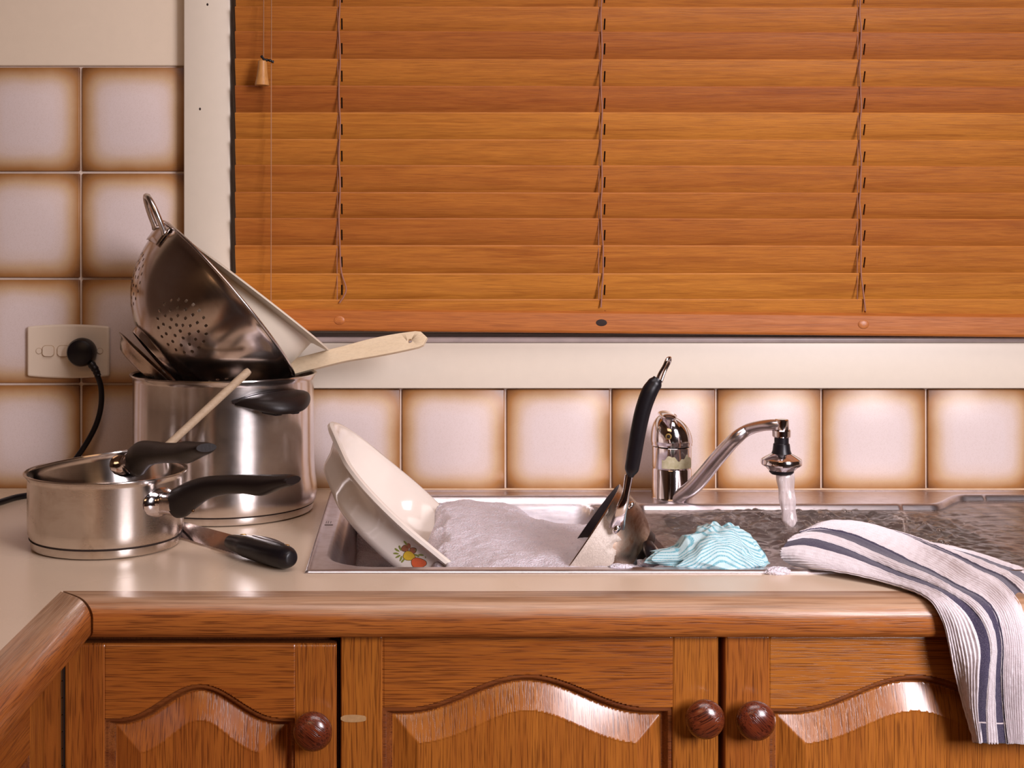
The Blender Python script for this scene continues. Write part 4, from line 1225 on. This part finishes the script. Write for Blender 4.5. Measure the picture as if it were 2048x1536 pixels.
# grey inlay strip with two brass rivets on the upper face
pts = [kb1-ko+hd*(.030+.048*i/8)+Vector((0, 0, .0125+.0010*math.sin(PI*i/8)))+nv*.004 for i in range(9)]
tube('inlay', pts, [(.0048*math.sin(PI*(.12+.76*i/8))+.0004, .0012) for i in range(9)], plain('grey_inlay', (.075, .055, .05, 1), .35), knife, 12)
for a in (.012, .083):
    bm = bmesh.new(); bmesh.ops.create_uvsphere(bm, u_segments=14, v_segments=8, radius=.003)
    o = frombm('rivet', bm, plain('brass', (.8, .55, .22, 1), .3, metal=1), knife); o.location = kb1-ko+hd*a+nv*.0045+Vector((0, 0, .0105 if a < .05 else .0118)); o.scale = (1.3, .8, .45)
box('spine_ridge', 0, .001, 0, .001, 0, .001, M['black_plastic'], knife).hide_render = True
bpy.data.objects.remove(bpy.data.objects['spine_ridge'])

# ------------------------------------------------------------------ casserole dish in the left bowl
QN = Vector((.671, -.011, .741)).normalized(); QC = Vector((.0098, -.265, .0277)); QH, QS = .0502, .2904; QW, QL, QCR = .1292, .1471, .0955
cass = empty('casserole_dish', QC-QN*QH, 'cream enamelled casserole dish with a fruit print standing tilted in the suds', 'dish', rot=frame_of(QN, QS).to_4x4().to_euler())
def rr_ring(w, h, r, z, n=14):
    return [(x, y, z) for x, y in rrect(2*w, 2*h, r, n)]
lev = [(-.052, 0), (-.036, .0006), (-.0285, .0045), (-.0255, .011), (-.0225, .024), (-.0160, QH-.012), (-.0110, QH-.0075), (-.0030, QH-.0060), (.0002, QH-.0035), (.0002, QH+.0005), (-.0030, QH+.0025), (-.0075, QH+.0015), (-.0135, QH-.003), (-.0175, QH-.010), (-.0265, .024), (-.0300, .012), (-.038, .0055), (-.052, .0045)]
V = []; Fq = []
for d_, z in lev: V += rr_ring(QW+d_, QL+d_, max(.02, QCR+d_*.6), z)
nq = len(rr_ring(QW, QL, QCR, 0))
for j in range(len(lev)-1):
    for i in range(nq): k = (i+1) % nq; Fq.append((j*nq+i, j*nq+k, (j+1)*nq+k, (j+1)*nq+i))
Fq.append(tuple(range(nq))[::-1]); Fq.append(tuple((len(lev)-1)*nq+i for i in range(nq)))
o = mesh('dish_body', V, Fq, M['enamel'], cass); o.data.set_sharp_from_angle(angle=math.radians(50))
# fruit print on the near wall: flat coloured decals following the enamel
MQ = Matrix.Translation(QC-QN*QH) @ frame_of(QN, QS).to_4x4()
from mathutils.bvhtree import BVHTree
bvh = BVHTree.FromPolygons([Vector(v) for v in V], Fq)
camo = MQ.inverted() @ Vector((0, CAMY, CAMZ))
def on_dish(px, py, lift=.0002):
    tgt = MQ.inverted() @ P(px, py, -.42)
    dd = (tgt-camo).normalized(); h = bvh.ray_cast(camo, dd)
    return h[0]-dd*lift if h[0] is not None else None
decal = {}
def decal_shape(colr, cx, cy, rx, ry, rot=0, n=14, seed=0, lift=.0002, name='fruit_print'):
    # outline measured on the wall around the anchor point
    pts = []
    c0 = on_dish(cx, cy, lift)
    if c0 is None: return
    for k in range(n):
        a = 2*PI*k/n; r_ = 1+.08*math.sin(3*a+seed)
        x, y = rx*r_*math.cos(a), ry*r_*math.sin(a)
        p = on_dish(cx+x*math.cos(rot)-y*math.sin(rot), cy+x*math.sin(rot)+y*math.cos(rot), lift)
        if p is None or (p-c0).length > .03 or p.z > QH-.0135: return
        pts.append(p)
    L_ = decal.setdefault((name, colr), ([], []))
    b0 = len(L_[0]); L_[0].append(c0); L_[0].extend(pts)
    for k in range(n): L_[1].append((b0, b0+1+k, b0+1+(k+1) % n))
YEL, RED, BRN, GRN, DRK = (.62, .40, .03, 1), (.62, .11, .035, 1), (.30, .10, .045, 1), (.22, .24, .05, 1), (.07, .05, .02, 1)
for (x, y, r_) in ((810, 1097, 7), (816, 1092, 6), (826, 1101, 6.5)): decal_shape(DRK, x, y, r_+1, r_*.9+1, 0, 14, x, .00015, 'fruit_print'); decal_shape(BRN, x, y, r_, r_*.9, 0, 14, x, .0003, 'fruit_print')
decal_shape(DRK, 818, 1112, 13, 10, .2, 18, 1, .00015); decal_shape(YEL, 818, 1112, 12, 9, .2, 18, 1, .0003)
decal_shape(DRK, 837, 1126, 16, 11, .1, 18, 2, .00035); decal_shape(RED, 837, 1126, 15, 10, .1, 18, 2, .0005)
random.seed(5)
for (x, y, a) in ((794, 1100, .6), (792, 1107, .1), (796, 1113, -.5), (802, 1117, -1.2), (800, 1096, 1.2), (811, 1086, .9), (834, 1111, .5), (842, 1110, .1), (806, 1121, -.9)):
    decal_shape(GRN, x, y, 6, 2.0, a, 8, x, .0003, 'leaf_print')
for k in range(46):
    t = random.random(); x = 830+55*t+random.uniform(-5, 5); y = 1091+36*t+random.uniform(-9, 9)
    decal_shape(GRN if k % 3 else DRK, x, y, random.uniform(1.4, 2.8), random.uniform(.9, 1.5), random.uniform(0, 3), 6, k, .0003, 'leaf_print')
for (nm, cc), (vv, ff) in decal.items():
    mesh(nm, vv, ff, plain('print_ink', cc, .2, var=.12, ns=400), cass)

# ------------------------------------------------------------------ pan tilted in the sink
KN = Vector((-.81, .17, .561)).normalized(); KC = Vector((.2026, -.3594, .0084)); KR, KB, KH = .0760, .052, .060
sp_ = empty('frying_pan', KC-KN*KH, 'small stained steel pan tipped on its side in the suds, black handle upright', 'pan', rot=frame_of(KN).to_4x4().to_euler())
lathe_obj('pan_shell', [(KB, .0), (KB+.001, .004), (.060, .012), (.068, .026), (.0725, .042), (KR-.0015, .056), (KR, KH), (KR-.001, KH+.0006)], M['steel_dirty'], sp_, 96, sharp=60)
lathe_obj('pan_lining', [(0, .008), (.048, .009), (.058, .014), (.066, .027), (.0708, .042), (KR-.003, .056), (KR-.001, KH+.0004)], M['black_nonstick'], sp_, 96, sharp=60)
lathe_obj('base_disc', [(0, -.006), (KB-.004, -.006), (KB, -.004), (KB+.001, 0), (KB+.001, .0035), (0, .0035)], M['bakelite'], sp_, 96, sharp=40)
def foam_patch():
    """suds clinging to the near side of the tilted pan, towards its rim"""
    prof_ = [(.052, 0), (.060, .012), (.068, .026), (.0725, .042), (.0745, .056), (.0755, .0595)]
    bm = bmesh.new(); NA_, NZ_ = 90, 50; grid = {}
    for i in range(NA_+1):
        a = math.radians(-150+125*i/NA_)
        for j in range(NZ_+1):
            zz_ = .014+.0455*j/NZ_
            for (r1_, z1_), (r2_, z2_) in zip(prof_, prof_[1:]):
                if z1_ <= zz_ <= z2_: rr_ = r1_+(r2_-r1_)*(zz_-z1_)/(z2_-z1_)
            u = (math.degrees(a)+98)/44
            edge = (.014+.034*abs(u)**1.6+.016*noise.noise(Vector((a*4, zz_*30, 3)))+.009*noise.noise(Vector((a*11, zz_*90, 3))))
            m_ = zz_-edge-.004
            th_ = .0024*min(1, max(0, m_/.004))+.0005*noise.noise(Vector((a*40, zz_*700, 0)))
            if m_ > -.0005: grid[i, j] = bm.verts.new((math.cos(a)*(rr_+.0003+max(0, th_)), math.sin(a)*(rr_+.0003+max(0, th_)), zz_))
    for i in range(NA_):
        for j in range(NZ_):
            k_ = [(i, j), (i+1, j), (i+1, j+1), (i, j+1)]
            if all(q in grid for q in k_): bm.faces.new([grid[q] for q in k_])
    o = frombm('suds', bm, plain('thin_suds', (.56, .47, .40, 1), .4, var=.25, ns=500, bump=.8, bs=700), sp_); o['label'] = 'pale suds clinging to the steel'
foam_patch()
Mw = Matrix.Translation(sp_.location) @ frame_of(KN).to_4x4()
def wl(p): return Mw.inverted() @ Vector(p)
r1 = P(1233, 1057, -.438); r2 = P(1243, 1020, -.447); r3 = P(1252, 985, -.448); r4 = P(1258, 950, -.448)
pts = [wl(p) for p in catmull([r1, r2, r3, r4], 6)]
upl = Mw.inverted().to_3x3() @ Vector((0, -1, 0))
tube('handle_strap', pts, lerp_rads([(.0085, .0018), (.0062, .0022), (.0042, .0028), (.0046, .003)], len(pts)), M['chrome'], sp_, 14, up=upl)
r = [P(1260, 952, -.448), P(1264, 935, -.450), P(1270, 900, -.452), P(1277, 860, -.454), P(1286, 820, -.456), P(1298, 786, -.457), P(1309, 768, -.457), P(1316, 757, -.457)]
pts = [wl(p) for p in catmull(r, 5)]
tube('handle_grip', pts, lerp_rads([(.0040, .0040), (.0078, .007), (.0082, .0075), (.0084, .008), (.0086, .008), (.0088, .008), (.0080, .007), (.0052, .0045)], len(pts)), M['black_plastic'], sp_, 18, up=upl)
lp = catmull([P(1313, 772, -.457), P(1317, 752, -.460), P(1328, 732, -.461), P(1334, 719, -.461), P(1340, 716, -.457), P(1339, 724, -.452), P(1330, 742, -.452), P(1322, 764, -.455)], 4)
tube('hanging_loop', [wl(p) for p in lp], .0017, M['chrome'], sp_, 10)
for (px, py, rr) in ((1233, 1057, .0068), (1262, 1010, .0052)):
    bm = bmesh.new(); bmesh.ops.create_uvsphere(bm, u_segments=20, v_segments=10, radius=rr)
    o = frombm('rivet', bm, M['chrome'], sp_); o.location = wl(P(px, py, -.437 if rr > .006 else -.40)); o.scale = (1, 1, .6)
# lower dark utensil end between pan and cloth
tag(tube('utensil_handle', catmull([P(1296, 1088, -.415), P(1300, 1100, -.425), P(1306, 1112, -.432), P(1312, 1122, -.437)], 4), lerp_rads([(.006, .005), (.0075, .006), (.0075, .006), (.005, .004)], 13), M['black_plastic']), 'short dark handle poking from the water beside the tilted pan', 'utensil')

# ------------------------------------------------------------------ teal cloth
def cloth_mat():
    m, nt, b, N, L = nodes('teal_striped_cloth')
    at = N('ShaderNodeAttribute'); at.attribute_name = 'fold'
    v = coords(nt); fz = noise_n(nt, v, 900, 2)
    ph = mathn(nt, 'SINE', mathn(nt, 'MULTIPLY_ADD', fz, 1.0, mathn(nt, 'MULTIPLY', at.outputs['Fac'], 2*PI)))
    k = mapr(nt, ph, .0, .8, 0, 1)
    c = mixc(nt, k, (.50, .69, .72, 1), (.13, .40, .48, 1))
    c = mixc(nt, mapr(nt, noise_n(nt, v, 900, 2), .40, .56, .40, 0), c, (.62, .73, .73, 1))
    L(c, b.inputs['Base Color']); b.inputs['Roughness'].default_value = .85
    bump(nt, b, noise_n(nt, v, 1100, 3), .6, .0008); return m
cl_c = Vector((P(1432, 1100, -.445).x, -.437, .002))
bm = bmesh.new(); bmesh.ops.create_icosphere(bm, subdivisions=7, radius=1)
bm.verts.ensure_lookup_table(); vals = []
for v in bm.verts:
    p = v.co.copy(); nrm = p.copy()
    w1 = noise.noise(p*1.1+Vector((4, 1, 2))); w2 = noise.noise(p*1.3+Vector((9, 7, 2)))
    warp = p+Vector((w1, w2, noise.noise(p*1.2+Vector((1, 8, 5)))))*.55
    ridg = 1-abs(noise.noise(warp*1.9+Vector((2.2, 0, 1))))*2.2
    ridg2 = noise.noise(warp*3.4+Vector((5.2, 3, 1)))*1.6
    k = 1+.15*ridg+.05*ridg2-.09
    x, y, z = p.x*k, p.y*k, p.z*k
    x_ = x*.052; y_ = y*.034
    if x < -.5: t = (-x-.5); x_ -= .036*t**1.3; y_ *= 1-.3*min(1, t)
    hp = float(np.interp(x_, [-.090, -.078, -.060, -.040, -.032, -.018, -.004, .014, .030, .044, .054], [.05, .16, .30, .40, .74, .84, 1.0, .98, .84, .58, .16]))
    sn = p.z/max(.12, math.sqrt(max(0, 1-p.x*p.x)))
    z_ = max(-1, min(1, sn))*hp*.0385*(k+.05*math.sin(p.y*5+p.x*3))
    if z_ < 0: z_ *= .12
    q_ = min(1, max(0, (.018-z_)/.018)); q_ = q_*q_*(3-2*q_); x_ *= 1+.12*q_; y_ *= 1+.13*q_
    v.co = Vector((x_, y_, z_))
    vals.append(p.z*11+w1*4.0+p.x*(1.2+1.6*math.sin(2.3*p.x+1))+max(0, p.x-.42)*9+max(0, -.38-p.x)*9+p.y*1.5+(2.2 if ridg2 > .82 else 0)*0)
me_o = frombm('dish_cloth', bm, cloth_mat()); at = me_o.data.attributes.new('fold', 'FLOAT', 'POINT'); at.data.foreach_set('value', vals)
me_o.location = cl_c
tag(me_o, 'crumpled teal and white striped dishcloth on the sink front edge', 'cloth')

# ------------------------------------------------------------------ tea towel
TC = [0, .10, .20, .33, .55, .72, .86, 1.0]
TS = [
 [(1584,1126,-.462),(1563,1112,-.455),(1570,1090,-.445),(1596,1070,-.425),(1608,1066,-.405),(1616,1072,-.39),(1619,1080,-.385),(1622,1088,-.38)],
 [(1636,1138,-.492),(1606,1114,-.474),(1618,1083,-.452),(1636,1064,-.428),(1652,1050,-.405),(1658,1056,-.39),(1662,1066,-.38),(1665,1076,-.37)],
 [(1690,1149,-.513),(1680,1128,-.498),(1685,1100,-.474),(1692,1078,-.446),(1722,1053,-.408),(1736,1055,-.392),(1742,1066,-.38),(1748,1076,-.37)],
 [(1750,1161,-.534),(1745,1145,-.520),(1748,1127,-.500),(1752,1106,-.474),(1792,1073,-.424),(1806,1071,-.405),(1812,1077,-.395),(1818,1086,-.38)],
 [(1800,1173,-.556),(1800,1163,-.545),(1804,1152,-.532),(1806,1132,-.505),(1846,1098,-.448),(1864,1094,-.43),(1874,1092,-.42),(1890,1094,-.40)],
 [(1838,1185,-.580),(1848,1177,-.571),(1858,1170,-.562),(1862,1152,-.538),(1896,1124,-.488),(1915,1117,-.462),(1938,1110,-.44),(1960,1112,-.42)],
 [(1868,1205,-.5995),(1884,1197,-.594),(1896,1186,-.584),(1905,1172,-.568),(1935,1148,-.528),(1960,1140,-.498),(1990,1130,-.47),(2020,1132,-.44)],
 [(1888,1245,-.606),(1910,1232,-.607),(1934,1214,-.601),(1955,1200,-.594),(1978,1172,-.560),(2005,1160,-.53),(2035,1150,-.50),(2075,1148,-.46)],
 [(1898,1285,-.607),(1924,1272,-.612),(1958,1250,-.613),(1982,1236,-.608),(2016,1214,-.597),(2040,1196,-.575),(2075,1180,-.54),(2120,1170,-.50)],
 [(1908,1325,-.606),(1934,1316,-.616),(1967,1292,-.617),(1992,1290,-.613),(2032,1270,-.609),(2055,1250,-.598),(2095,1235,-.58),(2140,1215,-.55)],
 [(1920,1375,-.603),(1940,1365,-.616),(1962,1345,-.619),(1990,1348,-.613),(2036,1338,-.613),(2060,1325,-.603),(2100,1310,-.606),(2145,1290,-.59)],
 [(1934,1430,-.601),(1945,1420,-.614),(1959,1408,-.616),(1994,1412,-.611),(2040,1405,-.613),(2062,1400,-.602),(2102,1395,-.612),(2148,1380,-.60)],
 [(1950,1484,-.600),(1957,1485,-.612),(1966,1485,-.613),(2004,1486,-.611),(2044,1487,-.612),(2068,1487,-.601),(2106,1488,-.612),(2150,1488,-.60)]]
G_ = np.array([[tuple(P(*c)) for c in row] for row in TS])        # stations x cols x 3
def crm(A, n, par=None):
    """catmull-rom along axis 0 -> n samples; par = positions of the knots"""
    K = A.shape[0]; par = np.arange(K)/(K-1) if par is None else np.array(par)
    E_ = np.concatenate([[2*A[0]-A[1]], A, [2*A[-1]-A[-2]]])
    out = []
    for s in np.linspace(0, 1, n):
        i = min(K-2, int(np.searchsorted(par, s, side='right')-1)); t = (s-par[i])/(par[i+1]-par[i])
        a, b_, c_, d_ = E_[i:i+4]
        out.append(.5*(2*b_+(c_-a)*t+(2*a-5*b_+4*c_-d_)*t*t+(3*b_-a-3*c_+d_)*t**3))
    return np.array(out)
NS_, NT_ = 300, 360
Gs = crm(G_, NS_)
Gt = crm(np.swapaxes(Gs, 0, 1), NT_, TC)                       # NT x NS x 3
ts = np.linspace(0, 1, NT_); ss = np.linspace(0, 1, NS_)
dS = np.gradient(Gt, axis=1); dT = np.gradient(Gt, axis=0)
Nn = np.cross(dS, dT); Nn /= np.linalg.norm(Nn, axis=2, keepdims=True)+1e-9
toc = np.array([0, CAMY, CAMZ])-Gt; sg = np.sign((Nn*toc).sum(2)); 
if np.median(sg) < 0: Nn = -Nn
NRIB = 52
rib = np.sin(ts*NRIB*2*PI)[:, None]
broken = np.array([[noise.noise(Vector((t*40, s*60, 3))) for s in ss] for t in ts])
fold = np.array([[noise.noise(Vector((t*5, s*3.0, 7)))*.0050+noise.noise(Vector((t*11, s*4.5, 17)))*.0026 for s in ss] for t in ts])
BANDS = ((.20, .028), (.345, .042), (.72, .032), (.86, .036))
def band(t):
    m = np.zeros_like(t)
    for c_, w_ in BANDS: m = np.maximum(m, (np.abs(t-c_) < w_).astype(float))
    return m
bnd = band(ts)
disp = (rib*.0010*(1-bnd)[:, None]+broken*.0006*(1-.7*bnd)[:, None]-.0010*bnd[:, None]+fold*smooth01(ss/.15)[None])
Gt = Gt+Nn*disp[..., None]+Nn*.002
V = Gt.reshape(-1, 3); idx = np.arange(NT_*NS_).reshape(NT_, NS_)
q = np.stack([idx[:-1, :-1], idx[:-1, 1:], idx[1:, 1:], idx[1:, :-1]], -1).reshape(-1, 4)
def towel_mat():
    m, nt, b, N, L = nodes('ribbed_towel')
    at = N('ShaderNodeAttribute'); at.attribute_name = 'across'; al = N('ShaderNodeAttribute'); al.attribute_name = 'along'
    v = coords(nt); fz = noise_n(nt, v, 1300, 2)
    tt = mathn(nt, 'MULTIPLY_ADD', fz, .004, mathn(nt, 'SUBTRACT', at.outputs['Fac'], .002))
    k = None
    for c_, w_ in BANDS:
        d_ = mathn(nt, 'LESS_THAN', mathn(nt, 'ABSOLUTE', mathn(nt, 'SUBTRACT', tt, c_)), w_)
        k = d_ if k is None else mathn(nt, 'MAXIMUM', k, d_)
    speck = noise_n(nt, v, 1800, 1)
    navy = mixc(nt, mapr(nt, speck, .45, .7, 0, .5), (.045, .036, .075, 1), (.20, .17, .22, 1))
    c = mixc(nt, k, (.80, .73, .75, 1), navy)
    hem = mathn(nt, 'LESS_THAN', mathn(nt, 'ABSOLUTE', mathn(nt, 'SUBTRACT', al.outputs['Fac'], .955)), .0016)
    c = mixc(nt, mathn(nt, 'MULTIPLY', hem, k), c, (.7, .6, .6, 1))
    L(c, b.inputs['Base Color']); b.inputs['Roughness'].default_value = .95; b.inputs['Specular IOR Level'].default_value = .15
    b.inputs['Sheen Weight'].default_value = .3
    bump(nt, b, fz, .7, .0010); return m
tw = mesh('tea_towel', V.tolist(), q.tolist(), towel_mat())
for nm, arr in (('across', np.repeat(ts, NS_)), ('along', np.tile(ss, NT_))):
    a_ = tw.data.attributes.new(nm, 'FLOAT', 'POINT'); a_.data.foreach_set('value', arr)
md = tw.modifiers.new('s', 'SOLIDIFY'); md.thickness = .0022; md.offset = -1
tag(tw, 'white ribbed tea towel with navy stripes draped over the worktop edge', 'towel')
